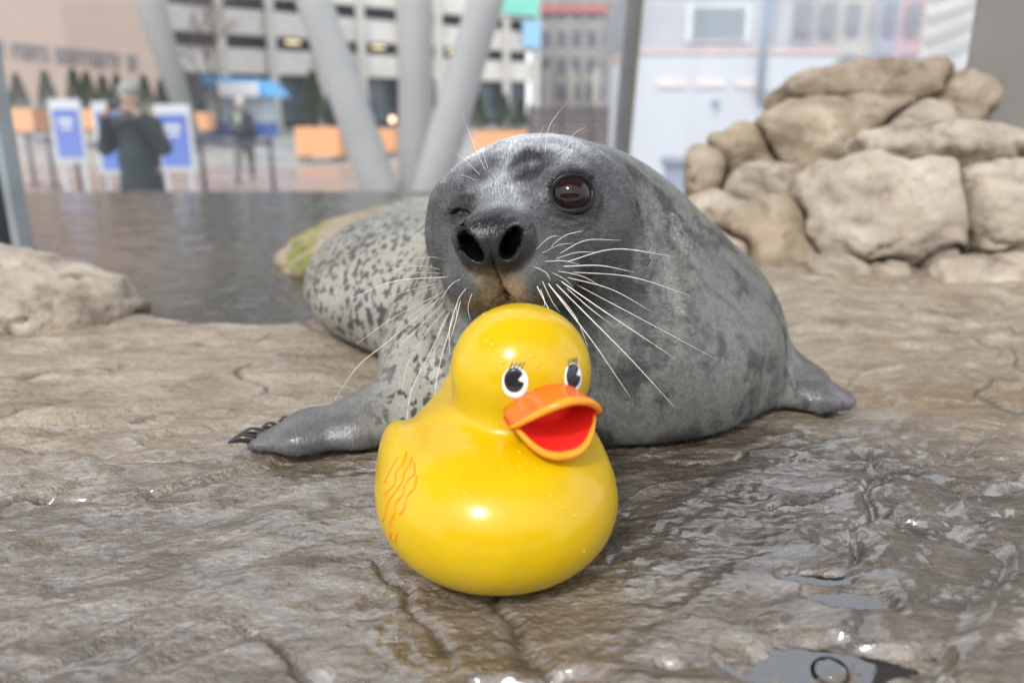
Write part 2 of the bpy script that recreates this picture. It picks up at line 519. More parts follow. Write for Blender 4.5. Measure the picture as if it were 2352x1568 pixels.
def boulder(name, c, rad, roll=0.0, yaw=0.0, seed=0, mat=RK, parent=None, sub=5, ex=2.6, amp=.16):
    """rad: half width, half depth, half height"""
    bm = bmesh.new(); bmesh.ops.create_icosphere(bm, subdivisions=sub, radius=1)
    D = np.array([v.co[:] for v in bm.verts]); F = [[v.index for v in f.verts] for f in bm.faces]; bm.free()
    sc = (np.abs(D) ** ex).sum(1) ** (-1 / ex)
    W = D * sc[:, None]
    a, b = math.cos(roll), math.sin(roll); ca, sa = math.cos(yaw), math.sin(yaw)
    L = W * np.asarray(rad)
    rm = float(np.mean(rad))
    off = np.array([seed * 3.7, seed * 1.9, seed * 5.3])
    g = fbm(L / rm + off, .9, 4, seed)
    L = L * (1 + amp * 1.3 * g)[:, None]
    st = noise((L / rm + off) * [.6, .6, 2.4], 1.6, seed + 5)
    L = L * (1 - .075 * np.exp(-(st / .035) ** 2))[:, None]
    ck = np.abs(noise((L / rm + off) + .35 * np.stack([fbm(L / rm + off, 2.2, 3, seed + 20 + j) for j in range(3)], 1), 1.15, seed + 7))
    L = L * (1 - .085 * np.exp(-(ck / .022) ** 2) * sstep(-.1, .15, noise(L / rm + off, 1.1, seed + 8)))[:, None]
    L = L + D * (rm * .045 * fbm(L / rm + off, 4.5, 4, seed + 12, .6))[:, None]
    L = L + D * (fbm(L + off, 34, 3, seed + 9) * .007)[:, None]
    X = np.stack([L[:, 0] * a - L[:, 2] * b, L[:, 1], L[:, 0] * b + L[:, 2] * a], 1)
    X = np.stack([X[:, 0] * ca - X[:, 1] * sa, X[:, 0] * sa + X[:, 1] * ca, X[:, 2]], 1)
    return mesh(name, X + np.asarray(c), F, mat, parent)
outcrop = empty('rock_outcrop', onz(1980, 690))
tag(outcrop, 'heap of tightly fitted tan boulders beside the grey pillar', 'rocks')
OC = [(1980, 226, 198, 54, 2.00, 4, RK), (2200, 192, 62, 32, 2.02, 12, RK), (2150, 262, 108, 62, 1.95, 32, RK), (1908, 338, 172, 84, 1.90, 6, RK),
      (1697, 362, 62, 62, 1.85, 12, RK), (1614, 402, 44, 60, 1.82, 0, RK), (1752, 462, 82, 64, 1.78, 8, RK2), (1655, 505, 80, 52, 1.74, -5, RK2),
      (2012, 515, 158, 124, 1.60, -8, RK2), (1932, 648, 80, 46, 1.47, -8, RK2), (2042, 648, 66, 50, 1.47, 3, RK2), (2190, 378, 205, 56, 1.66, -8, RK2),
      (2275, 505, 120, 112, 1.56, 4, RK2), (2128, 592, 44, 62, 1.52, -12, RK2), (2230, 645, 140, 62, 1.47, 8, RK2), (2310, 728, 105, 46, 1.37, -8, RK2),
      (1790, 590, 125, 95, 1.66, -18, RK), (2085, 325, 105, 58, 1.80, 20, RK2), (2430, 540, 120, 150, 1.58, 0, RK2), (2470, 700, 120, 90, 1.42, 0, RK2), (1640, 590, 90, 55, 1.62, -10, RK2)]
CELL = []
for (px, py, hw, hh, d, roll, mt) in OC:
    s = d / FPX; r_ = R(roll)
    Mr = np.stack([math.cos(r_) * RGT + math.sin(r_) * UPV, FWD, -math.sin(r_) * RGT + math.cos(r_) * UPV], 1)
    CELL.append((pt(px, py, d), np.array([hw * s, (hw + hh) * .5 * s * 1.05, hh * s]), Mr, mt))
def lev(P, i, ex=2.8):
    c, r, Mr, _ = CELL[i]
    return ((np.abs((P - c) @ Mr / r)) ** ex).sum(1) ** (1 / ex)
def fitted(i):
    c, r, Mr, mt = CELL[i]
    nb = [j for j in range(len(CELL)) if j != i and np.linalg.norm(CELL[j][0] - c) < (r.max() + CELL[j][1].max()) * 1.35]
    rm = float(r.min())
    def fn(P):
        W = P + .030 * np.stack([fbm(P, 9, 2, 300 + k) for k in range(3)], 1)
        f = lev(W, i)
        d = (f - (1.10 if i in (0, 1, 5) else 1.20)) * rm * .8
        for j in nb:
            g = lev(W, j)
            d = smax(d, (f - g) * rm * .55 + .0026, .011)
        q = (P - c)
        return d - .04 * rm * fbm(P, 5.0, 2, 40 + i) - .0035 * fbm(P, 30, 2, 41)
    ext = np.abs(Mr) @ r * 1.42
    V, F = nets(fn, c - ext, c + ext, max(.009, float(ext.max()) / 27))
    V = project(fn, V, 1, .006)
    n = grad(fn, V, .002); n /= np.maximum(np.linalg.norm(n, axis=1, keepdims=True), 1e-6)
    ck = np.abs(noise(V + .05 * np.stack([fbm(V, 8, 3, 320 + k) for k in range(3)], 1), 5.0, 330 + i))
    V = V + n * (.0012 * fbm(V, 55, 2, 377))[:, None] - n * (.013 * np.exp(-(ck / .018) ** 2) * sstep(-.05, .2, noise(V, 4, 350)))[:, None]
    return V, F
for i in range(len(CELL)):
    V, F = fitted(i)
    if len(F) < 20: continue
    kid(mesh('boulder', V, F, CELL[i][3]), outcrop)
lb = boulder('boulder', onz(40, 745) + np.array([-.03, .06, .015]), (.19, .13, .075), R(-13), R(-8), 41, RK2, amp=.12)
tag(lb, 'low pale boulder with dark crevices at the pool edge', 'boulder')
mossy = boulder('mossy_rock', np.array([-.12, 1.95, -.015]), (.44, .30, .115), R(6), R(10), 57, rock_mat('mossy_rock', moss=.92), amp=.10)
tag(mossy, 'tan rock with yellow green moss standing in the pool behind the seal', 'rock')

# ---- concrete pillar
cm = M('grey_stucco', .8, .3)
cm.color(cm.ramp(cm.noise(3, 5), [(.3, (.215, .200, .183)), (.7, (.255, .238, .220))]))
cm.bump(cm.math('ADD', cm.noise(170, 3), cm.math('MULTIPLY', cm.noise(30, 3), .6)), .25, .004)
pa = ony(2236, 40, 2.05)
pb = ony(2275, 40, 2.75)
V = [(x, y, z) for z in (-.3, 4.6) for x, y in ((pa[0], 2.05), (pa[0] + 1.5, 2.05), (pa[0] + 1.5, 2.75), (pb[0], 2.75))]
pil = mesh('concrete_pillar', V, [[3, 2, 1, 0], [4, 5, 6, 7], [0, 1, 5, 4], [1, 2, 6, 5], [2, 3, 7, 6], [3, 0, 4, 7]], cm.m, smooth=False)
bv = pil.modifiers.new('bevel', 'BEVEL'); bv.width = .012; bv.segments = 2
tag(bpy.data.objects['concrete_pillar'], 'smooth grey rendered concrete pillar rising behind the boulders', 'pillar')

# ---- unseen concrete canopy overhead, added to shade the rock from the sky
canopy = MB().box((-5.5, -1.1, 3.95), (4.5, 2.6, 4.3)).build('canopy', plain('shade_canopy_concrete', (.30, .29, .28), .8))
tag(canopy, 'unseen grey concrete canopy added to shade the seal exhibit', 'canopy', kind='structure')
rear = MB().box((-5.5, -3.7, -.4), (4.5, -3.42, 1.55)).build('rear_shade_wall', plain('rear_shade_wall_render', (.26, .25, .24), .8))  # unseen wall added behind the camera to hold back sky light
tag(rear, 'unseen low grey wall added behind the camera to cut sky light', 'wall', kind='structure')

# ================================================================== BEHIND THE GLASS
def at(px, Y):            # x on the line of a pixel column (near the horizon) at distance Y
    return float(ony(px, 250, Y)[0])
def zz(py, Y):
    return float(ony(1176, py, Y)[2])

# ---- plaza
bm_ = M('plaza_brick', .35, .5)
br = bm_.n('TexBrick'); br.inputs['Scale'].default_value = 1.0; br.inputs['Brick Width'].default_value = .22; br.inputs['Row Height'].default_value = .11; br.inputs['Mortar Size'].default_value = .006
bm_.l(bm_.co(), br.inputs['Vector'])
br.inputs['Color1'].default_value = (.22, .152, .138, 1); br.inputs['Color2'].default_value = (.27, .20, .186, 1); br.inputs['Mortar'].default_value = (.26, .235, .225, 1)
sxy = bm_.n('SeparateXYZ'); bm_.l(bm_.co(), sxy.inputs[0])
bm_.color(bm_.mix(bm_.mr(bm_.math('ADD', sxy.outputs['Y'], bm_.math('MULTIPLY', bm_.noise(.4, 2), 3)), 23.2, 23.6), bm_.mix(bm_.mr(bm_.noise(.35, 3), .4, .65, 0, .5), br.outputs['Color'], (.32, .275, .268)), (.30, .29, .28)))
bm_.rough(bm_.mr(bm_.noise(.6, 4), .35, .65, .16, .5))
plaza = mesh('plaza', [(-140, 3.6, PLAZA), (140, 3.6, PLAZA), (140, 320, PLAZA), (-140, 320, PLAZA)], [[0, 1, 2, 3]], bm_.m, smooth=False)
tag(plaza, 'pinkish brick plaza outside the glass', 'plaza', kind='structure')

# ---- tank wall, frames and glass panes
frm = plain('grey_frame', (.27, .28, .285), .4, .5, .1)
sil = plain('silicone_edge', (.33, .31, .25), .5, .4)
My = 3.5
def frame_bar(name, x0, x1, y, z0, z1, w, dp, mat, parent=None):
    V = []
    for x, z in ((x0, z0), (x1, z1)):
        V += [(x - w, y - dp, z), (x + w, y - dp, z), (x + w, y + dp, z), (x - w, y + dp, z)]
    return mesh(name, V, [[0, 1, 2, 3], [4, 7, 6, 5], [0, 4, 5, 1], [1, 5, 6, 2], [2, 6, 7, 3], [3, 7, 4, 0]], mat, parent, smooth=False)
_t, _b = ony(1452, 0, My), ony(1420, 365, My)
_sl = (_t[0] - _b[0]) / (_t[2] - _b[2])
xm0, xm1 = _b[0] + _sl * (-1.2 - _b[2]), _b[0] + _sl * (3.2 - _b[2])     # the mullion leans
f1 = empty('window_post', (xm0, My, -1.0))
tag(f1, 'leaning dark post where two glass panes meet', 'window frame')
kid(frame_bar('post', xm0, xm1, My, -1.2, 3.2, .020, .04, frm), f1)
kid(frame_bar('edge_strip', xm0 + .032, xm1 + .032, My - .012, -1.2, 3.2, .0115, .02, sil), f1)
xl0 = xl1 = -1.235
LY = 2.0
f2 = empty('window_post', (xl0, LY, -.5))
tag(f2, 'pale steel post with black seal standing in the pool', 'window frame')
kid(frame_bar('post', xl0, xl1, LY, -.5, 3.1, .009, .03, plain('pale_steel', (.30, .34, .36), .3, .5, .3)), f2)
kid(frame_bar('edge_strip', xl0 - .032, xl1 - .032, LY + .01, -.5, 3.1, .022, .03, plain('dark_seal', (.010, .014, .016), .4)), f2)
f3 = MB().box((-6, My - .03, WATER - .12), (xm0, My + .03, WATER - .02)).build('window_sill', frm)
tag(f3, 'dark sill under the wide pane at the water line', 'window frame')
def glass(name, film):
    m = M(name)
    m.nt.nodes.remove(m.b)
    t = m.n('BsdfTransparent'); t.inputs[0].default_value = (.93, .95, .95, 1)
    g = m.n('BsdfGlossy'); g.inputs['Roughness'].default_value = .0
    f = m.n('Fresnel'); f.inputs['IOR'].default_value = 1.5
    x = m.n('MixShader'); m.l(f.outputs[0], x.inputs[0]); m.l(t.outputs[0], x.inputs[1]); m.l(g.outputs[0], x.inputs[2])
    # pale diffuse and translucent veil mixed over the pane
    d = m.n('BsdfTranslucent'); d.inputs[0].default_value = (.86, .90, .96, 1)
    d2 = m.n('BsdfDiffuse'); d2.inputs[0].default_value = (.84, .88, .95, 1)
    dd = m.n('MixShader'); dd.inputs[0].default_value = .5; m.l(d.outputs[0], dd.inputs[1]); m.l(d2.outputs[0], dd.inputs[2])
    y = m.n('MixShader'); m.l(m.mr(m.noise(1.2, 3), .3, .7, film * .8, film * 1.2), y.inputs[0])
    m.l(x.outputs[0], y.inputs[1]); m.l(dd.outputs[0], y.inputs[2])
    m.l(y.outputs[0], m.nt.nodes['Material Output'].inputs['Surface'])
    return m.m
pane1 = mesh('glass_pane', [(-5.8, My + .01, -1.2), (xm0 - .02, My + .01, -1.2), (xm1 - .02, My + .01, 3.2), (-5.8, My + .01, 3.2)], [[0, 1, 2, 3]], glass('clear_glass', .06), smooth=False)
tag(pane1, 'wide clear glass pane looking out on the plaza', 'glass pane')
pe = ony(2330, 200, 2.75)
pane2 = mesh('glass_pane', [(xm0 + .03, My, -1.2), (pe[0], 2.75, -1.2), (pe[0] + .1, 2.75, 3.2), (xm1 + .03, My, 3.2)], [[0, 1, 2, 3]], glass('misty_glass', .34), smooth=False)
tag(pane2, 'misty bluish glass pane in front of the white trailer', 'glass pane')
pane3 = mesh('glass_pane', [(-2.6, LY - .3, -.5), (xl0 - .074, LY, -.5), (xl0 - .074, LY, 3.1), (-2.6, LY - .3, 3.1)], [[0, 1, 2, 3]], glass('side_glass', .08), smooth=False)
tag(pane3, 'clear side pane held by the pale steel post in the pool', 'glass pane')

# ---- slanted white columns that spring from one foot
wcol = M('white_column', .45, .4); wcol.color(wcol.ramp(wcol.noise(1.5, 4), [(.3, (.30, .30, .30)), (.7, (.36, .36, .355))]))
CY = 7.2
cfoot = empty('branching_column', (at(930, CY), CY, PLAZA))
tag(cfoot, 'three smooth white tubes splaying up from one foot outside the glass', 'column')
for xb, xt, dy in ((862, 736, .0), (950, 962, .35), (985, 1118, .0)):
    Yb = CY + dy
    b = np.array([at(xb, Yb), Yb, zz(430, Yb)]); t = np.array([at(xt, Yb), Yb + .0, zz(0, Yb)])
    d = t - b
    lo = b - d * ((b[2] - PLAZA) / d[2]); hi = b + d * 4.2
    kid(MB().tube([lo, b, t, hi], [.175, .165, .150, .12], 28).build('strut', wcol.m, smooth=True), cfoot)
gcol = plain('grey_column', (.245, .245, .235), .6, .4)
gy_ = 30
gfoot = empty('leaning_column', (at(432, gy_), gy_, PLAZA))
tag(gfoot, 'single leaning grey column in front of the tan wall', 'column')
b = np.array([at(440, gy_), gy_, PLAZA]); t = np.array([at(372, gy_), gy_, zz(0, gy_)]); d = t - b
kid(MB().tube([b, t, b + d * 4], [.30, .50, .9], 24).build('strut', gcol, smooth=True), gfoot)

# ---- tan building
tan = M('tan_block', .85, .3)
tb = tan.n('TexBrick'); tb.inputs['Scale'].default_value = 1; tb.inputs['Brick Width'].default_value = .8; tb.inputs['Row Height'].default_value = .4; tb.inputs['Mortar Size'].default_value = .012
mpn = tan.n('Mapping'); mpn.inputs['Rotation'].default_value = (R(90), 0, 0); tan.l(tan.co(), mpn.inputs[0]); tan.l(mpn.outputs[0], tb.inputs['Vector'])
tb.inputs['Color1'].default_value = (.305, .232, .195, 1); tb.inputs['Color2'].default_value = (.325, .250, .208, 1); tb.inputs['Mortar'].default_value = (.28, .21, .17, 1)
tan.color(tan.mix(tan.mr(tan.noise(.25, 3), .35, .65, 0, .4), tb.outputs['Color'], (.32, .225, .19)))
TY = 40
tanb = empty('tan_building', (at(100, TY), TY, PLAZA))
tag(tanb, 'tall windowless pinkish tan building with a row of grey letters', 'building')
x1 = at(408, TY)
xk = at(398, TY + 26)
kid(mesh('wall', [(x1 - 46, TY, z) for z in (PLAZA, 27)] + [(x1, TY, z) for z in (PLAZA, 27)] + [(xk, TY + 26, z) for z in (PLAZA, 27)] + [(x1 - 46, TY + 26, z) for z in (PLAZA, 27)], [[0, 2, 3, 1], [2, 4, 5, 3], [4, 6, 7, 5], [6, 0, 1, 7], [1, 3, 5, 7], [0, 6, 4, 2]], tan.m, smooth=False), tanb)
kid(MB().box((x1 - 46.1, TY - .12, PLAZA), (x1 + .1, TY - .002, PLAZA + 1.9)).build('plinth', plain('grey_plinth', (.30, .28, .26), .7), None), tanb)
let = plain('grey_letter', (.145, .14, .145), .5)
px = 2.0
while px < 332:                                   # too blurred to read: a row of letter-like shapes
    wpx = random.choice((7, 9, 10, 11)); zc = zz(112 + px * .105, TY); h = .36; X = at(px, TY); w = at(px + wpx, TY) - X
    if random.random() > .12:
        b = MB().box((X, TY - .10, zc - h), (X + w * .3, TY - .01, zc + h))
        k = random.randrange(3)
        b.box((X + w * .3, TY - .10, zc + h * .6), (X + w * .9, TY - .01, zc + h))
        if k: b.box((X + w * .3, TY - .10, zc - h * .15), (X + w * .85, TY - .01, zc + h * .2))
        if k == 2: b.box((X + w * .6, TY - .098, zc - h), (X + w * .9, TY - .012, zc - h * .152))
        kid(b.build('letter', let), tanb)
    px += wpx + 4

# ---- parking structure, its front running away to the right
conc = plain('pale_concrete', (.64, .605, .565), .7, .3, scale=2)
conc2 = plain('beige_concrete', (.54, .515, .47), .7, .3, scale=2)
darkv = plain('dark_deck', (.055, .060, .075), .8, .2)
shopg = M('shop_glass', .12, .5); shopg.color(shopg.ramp(shopg.noise(.6, 3), [(.35, (.040, .055, .075)), (.65, (.12, .15, .165))]))
gar = empty('parking_garage', (at(800, 70), 70, PLAZA))
tag(gar, 'white concrete parking garage with dark open decks and shops below', 'building')
A0 = np.array([at(250, 59), 59.0]); A1 = np.array([at(1236, 86), 86.0])
dv = (A1 - A0) / np.linalg.norm(A1 - A0); nv = np.array([dv[1], -dv[0]]); LEN = float(np.linalg.norm(A1 - A0))
GM = Matrix(((dv[0], -nv[0], 0, A0[0]), (dv[1], -nv[1], 0, A0[1]), (0, 0, 1, 0), (0, 0, 0, 1)))
def gbox(name, x0, x1, y0, y1, z0, z1, mat, parent=gar):
    return kid(MB().box((x0, y0, z0), (x1, y1, z1), GM).build(name, mat), parent)
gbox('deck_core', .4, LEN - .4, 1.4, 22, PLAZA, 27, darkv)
fl = 2.85
z0s = 3.05
for k in range(9):
    gbox('spandrel', 0, LEN, 0, .5, z0s + k * fl, z0s + k * fl + 1.72, conc)
    gbox('ledge', -.1, LEN + .1, -.18, .0, z0s + k * fl - .16, z0s + k * fl - .002, conc2)
nb = 10
for k in range(nb + 1):
    x = k * (LEN - .9) / nb
    gbox('column', x, x + .75, -.42, -.20, PLAZA, 27, conc2)
for k in range(nb):
    x = k * (LEN - .9) / nb + .9
    gbox('shop_window', x, x + (LEN - .9) / nb - 1.0, .9, 1.2, PLAZA + .4, z0s - .35, shopg.m)
    if k in (3, 4, 5, 7):
        gbox('deck_lamp', x + 1.2, x + 2.4, .65, .8, z0s + fl * 1 - .55, z0s + fl - .30, None)
lampm = M('deck_lamp'); lampm.b.inputs['Emission Color'].default_value = (1, .78, .35, 1); lampm.b.inputs['Emission Strength'].default_value = 1.3
for o in bpy.data.objects:
    if o.name.startswith('deck_lamp') and o.type == 'MESH': o.data.materials.clear(); o.data.materials.append(lampm.m)
gbox('teal_sign', LEN - 5.2, LEN - .6, -.62, -.45, zz(42, 86), zz(-60, 86), plain('teal_sign', (.20, .62, .50), .5))
gbox('blue_sign', LEN - 2.6, LEN - .3, -.62, -.45, zz(112, 86), zz(52, 86), plain('pale_blue_sign', (.30, .55, .78), .5))

# ---- grey office block with ranks of windows
off = empty('office_block', (at(1340, 110), 110, PLAZA))
tag(off, 'tall grey brown stone office block full of small windows', 'building')
stone = plain('grey_stone', (.305, .285, .275), .8, .3, scale=.5)
ow = plain('office_glass', (.115, .125, .150), .25, .5)
ox0, ox1 = at(1228, 110), at(1452, 110)
kid(MB().box((ox0, 110, PLAZA), (ox1, 130, 32)).build('wall', stone), off)
for r in range(9):
    for c_ in range(6):
        wx = ox0 + .9 + c_ * (ox1 - ox0 - 1.2) / 6
        kid(MB().box((wx, 109.9, 1.4 + r * 3.3), (wx + 1.15, 109.99, 3.3 + r * 3.3)).build('window', ow), off)
for c_ in range(4):
    kid(MB().box((ox0 + 1.2 + c_ * 3.2, 109.7, PLAZA), (ox0 + 2.0 + c_ * 3.2, 109.98, 5.2)).build('pilaster', plain('pale_stone', (.46, .42, .38), .7)), off)
kid(MB().box((ox0, 109.6, zz(30, 110)), (ox1, 109.95, zz(14, 110))).build('red_banner', plain('red_banner', (.50, .16, .17), .6)), off)

# ---- dark slatted fence
fen = empty('slatted_fence', (at(1320, 20), 20, PLAZA))
tag(fen, 'dark brown slatted fence behind the seal\'s head', 'fence')
fmat = plain('dark_brown_wood', (.070, .052, .050), .6)
fx0, fx1 = at(1218, 20), at(1432, 20)
for k in range(9):
    zb = PLAZA + .1 + k * .165
    kid(MB().box((fx0, 20, zb), (fx1, 20.04, zb + .135)).build('slat', fmat), fen)
for k in range(4):
    x = fx0 + k * (fx1 - fx0) / 3
    kid(MB().box((x - .05, 20.045, PLAZA), (x + .05, 20.13, PLAZA + 1.62)).build('post', fmat), fen)

# ---- things beyond the misty pane
trl = empty('white_trailer', (at(1680, 12), 12, PLAZA))
tag(trl, 'long plain white trailer behind the misty pane', 'trailer')
tx0, tx1 = at(1448, 12), at(1908, 12)
wht = plain('white_panel', (.52, .55, .60), .4, .5, vary=.03)
kid(MB().box((tx0, 12, PLAZA + .35), (tx1, 14.6, zz(122, 12))).build('box', wht, bevel=.05), trl)
kid(MB().box((tx0 - .02, 11.97, zz(124, 12)), (tx1 + .02, 14.62, zz(112, 12))).build('roof_trim', plain('peach_trim', (.62, .44, .36), .5)), trl)
for k in range(3):
    xa = at(1505 + k * 90, 11.95)
    kid(MB().box((xa, 11.95, zz(200, 12)), (xa + .42, 11.995, zz(186, 12))).build('marker_strip', plain('pink_marker', (.80, .66, .60), .5)), trl)
dpm = plain('slate_pipe', (.11, .16, .24), .5)
kid(MB().tube([(at(1743, 11.9), 11.9, zz(-30, 12)), (at(1743, 11.9), 11.9, zz(236, 12)), (at(1746, 11.9), 11.9, zz(238, 12)), (at(1768, 11.9), 11.9, zz(212, 12))], .055, 10).build('drain_pipe', dpm, smooth=True), trl)
kid(MB().tube([(at(1645, 11.9), 11.98, zz(238, 12)), (at(1645, 11.9), 11.9, zz(238, 12))], .05, 10).build('knob', dpm, smooth=True), trl)
for xw in (tx0 + .7, tx1 - .8):
    kid(MB().tube([(xw, 12.1, PLAZA + .32), (xw, 12.35, PLAZA + .32)], .32, 20).build('wheel', plain('tyre', (.03, .03, .032), .7), smooth=True), trl)
bn = empty('tapered_bin', (at(1572, 9), 9, PLAZA))
tag(bn, 'slate blue tapered bin in front of the white trailer', 'bin')
bnm = plain('slate_plastic', (.13, .18, .25), .5)
kid(MB().tube([(at(1572, 9), 9, PLAZA), (at(1572, 9), 9, zz(378, 9))], [.14, .19], 20).build('body', bnm, smooth=True), bn)
kid(MB().tube([(at(1572, 9), 9, zz(377, 9)), (at(1572, 9), 9, zz(362, 9))], [.23, .23], 20).build('lid', bnm, smooth=True), bn)
gb = empty('grey_building', (at(1600, 40), 40, PLAZA))
tag(gb, 'grey building with one wide dark window over the white trailer', 'building')
gbx0, gbx1 = at(1462, 40), at(1800, 40)
kid(MB().box((gbx0, 40, PLAZA), (gbx1, 55, zz(-60, 40))).build('wall', plain('blue_grey_wall', (.34, .35, .385), .7, scale=.6)), gb)
wf = kid(MB().box((at(1562, 40), 39.8, zz(98, 40)), (at(1708, 40), 39.99, zz(12, 40))).build('window', plain('pale_window_frame', (.55, .57, .60), .5)), gb)
wp = MB().box((at(1578, 40), 39.7, zz(90, 40)), (at(1692, 40), 39.79, zz(20, 40))).build('pane', plain('slate_glass', (.12, .16, .185), .2)); wp.parent = wf
kid(MB().box((at(1740, 40), 39.8, PLAZA), (at(1762, 40), 39.98, zz(-60, 40))).build('downpipe', plain('slate_trim', (.20, .22, .26), .6)), gb)
bb = empty('row_building', (at(1880, 46), 46, PLAZA))
tag(bb, 'beige row building with narrow blue grey and pink bays', 'building')
bays = [(1795, 1850, (.24, .235, .27)), (1850, 1905, (.36, .33, .33)), (1905, 1962, (.42, .40, .37)), (1962, 1990, (.40, .37, .34)), (1990, 2040, (.25, .27, .36)), (2040, 2095, (.50, .29, .31)), (2095, 2420, (.52, .50, .47))]
for k, (a, b_, c_) in enumerate(bays):
    kid(MB().box((at(a, 46) + .01, 46 + .12 * (k % 2), PLAZA), (at(b_, 46), 60, zz(-260, 46))).build('bay', plain('bay_paint', c_, .7, scale=.7)), bb)
    for j in range(3):
        if k < 6: kid(MB().box((at(a + 14, 46), 45.8, 1.5 + j * 2.6), (at(b_ - 12, 46), 45.99, 3.1 + j * 2.6)).build('window', ow), bb)
for k in range(4):
    M4 = Matrix.Translation((at(2110, 45.8), 45.8, zz(150 - k * 48, 46))) @ Matrix.Rotation(R(-22), 4, 'Y')
    kid(MB().box((0, 0, 0), (6, .15, .35), M4).build('stair_rail', plain('rail_grey', (.36, .35, .34), .6)), bb)

# ---- blue kiosk
kk = empty('ticket_kiosk', (at(545, 46), 46, PLAZA))
tag(kk, 'ticket kiosk with sky blue canopy and white sign', 'kiosk')
kY = 46
k0, k1 = at(462, kY), at(628, kY)
kid(MB().box((at(470, kY), kY + .4, PLAZA + .75), (at(598, kY), kY + 3, zz(208, kY))).build('booth', plain('pale_booth', (.50, .56, .60), .5)), kk)
kid(MB().box((at(468, kY), kY + .3, PLAZA), (at(600, kY), kY + 3.1, PLAZA + .745)).build('base', plain('royal_blue', (.06, .13, .46), .5)), kk)
V = []
for yy in (kY - .5, kY + 3.4):
    V += [(k0 + 1.2, yy, zz(214, kY)), (k1 + .1, yy, zz(222, kY)), (k1 - .35, yy, zz(196, kY)), (k1 - .9, yy, zz(182, kY)), (k0 + .1, yy, zz(172, kY))]
kid(mesh('canopy', V, [[4, 3, 2, 1, 0], [5, 6, 7, 8, 9], [0, 1, 6, 5], [1, 2, 7, 6], [2, 3, 8, 7], [3, 4, 9, 8], [4, 0, 5, 9]], plain('sky_blue', (.10, .42, .80), .45), smooth=False), kk)
kid(MB().box((at(512, kY), kY - .75, zz(224, kY)), (at(606, kY), kY - .55, zz(190, kY))).build('sign', plain('white_sign', (.82, .84, .88), .4), bevel=.12), kk)

# ---- conifers in orange planters
needle = M('conifer_needle', .6, .3); needle.color(needle.ramp(needle.noise(9, 3), [(.3, (.030, .055, .022)), (.7, (.085, .125, .055))]))
bark = plain('bark', (.07, .05, .035), .8)
soil = plain('soil', (.04, .03, .022), .9)
orp = plain('orange_planter', (.62, .30, .14), .55, vary=.06, scale=3)
def conifer_mesh(seed, n=2600):
    r = np.random.default_rng(seed)
    t = r.random(n) ** .75; ang = r.random(n) * 2 * math.pi
    rad = .30 * (1 - t) ** .8 * (.55 + .45 * r.random(n)) * (1 + .18 * np.sin(ang * 3 + seed) * (1 - t)) + .015
    c = np.stack([np.cos(ang) * rad, np.sin(ang) * rad, .08 + t * 1.72 + r.normal(0, .02, n)], 1)
    o = np.stack([np.cos(ang), np.sin(ang), .9 + .5 * r.random(n)], 1); o /= np.linalg.norm(o, axis=1, keepdims=True)
    s = np.cross(o, r.normal(size=(n, 3))); s /= np.linalg.norm(s, axis=1, keepdims=True)
    L = (.06 + .07 * r.random(n))[:, None]
    V = np.stack([c - s * .016, c + s * .016, c + o * L], 1).reshape(-1, 3)
    return V, np.arange(3 * n).reshape(-1, 3)
CON = []
for sd in range(3):
    V, F = conifer_mesh(sd + 5)
    root = empty('conifer')
    mesh('crown', V, F, needle.m, root, smooth=False)
    MB().tube([(0, 0, -.05), (0, 0, 1.5)], [.035, .008], 7).build('trunk', bark, root, smooth=True)
    CON.append(root)
used = set()
def conifer(px, base, top, Y, label):
    k = int(px) % 3
    o = CON[k] if k not in used else copy_tree(CON[k])
    used.add(k)
    zb, zt = zz(base, Y), zz(top, Y); s = (zt - zb) / 1.85
    o.location = (at(px, Y), Y, zb); o.scale = (s * 1.6, s * 1.6, s); o.rotation_euler = (0, 0, px)
    tag(o, label, 'conifer', 'conifers in planters on the plaza')
def planter(xa, xb, top, base, Y, label):
    X0, X1 = at(xa, Y), at(xb, Y); zt = zz(top, Y); zb = zz(base, Y)
    r = empty('planter', ((X0 + X1) / 2, Y, zb))
    tag(r, label, 'planter', 'orange planters on the plaza')
    w = (X1 - X0) / 2; h = zt - zb; dpt = min(w, .7)
    for nm, lo, hi in (('side_panel', (-w, -dpt, .09), (w, -dpt + .05, h)), ('side_panel', (-w, dpt - .05, .09), (w, dpt, h)),
                       ('side_panel', (-w, -dpt + .052, .09), (-w + .05, dpt - .052, h)), ('side_panel', (w - .05, -dpt + .052, .09), (w, dpt - .052, h))):
        MB().box(lo, hi).build(nm, orp, r)
    MB().box((-w + .06, -dpt + .06, .1), (w - .06, dpt - .06, h - .06)).build('soil', soil, r)
    for sx in (-1, 1):
        MB().box((sx * w * .8 - .08, -dpt + .02, 0), (sx * w * .8 + .08, dpt - .02, .088)).build('foot', plain('planter_foot', (.05, .04, .04), .6), r)
planter(686, 784, 291, 364, 24.3, 'square orange planter by the foot of the branching column')
planter(790, 912, 296, 352, 27, 'orange planter seen between two tubes of the branching column')
planter(980, 1010, 298, 345, 28, 'small orange planter showing between the tubes of the branching column')
planter(1088, 1216, 300, 362, 25, 'wide orange planter next to the slatted fence')
planter(18, 92, 250, 306, 33, 'long orange planter under a lone conifer by the tan wall')
planter(120, 150, 252, 300, 33, 'narrow orange planter behind the single narrow blue banner')
planter(190, 246, 252, 302, 33, 'orange planter between the two wide blue banners and the narrow one')
planter(436, 482, 258, 304, 33, 'orange planter next to the blue kiosk base')
planter(330, 420, 254, 300, 34, 'orange planter under the dense hedge of conifers')
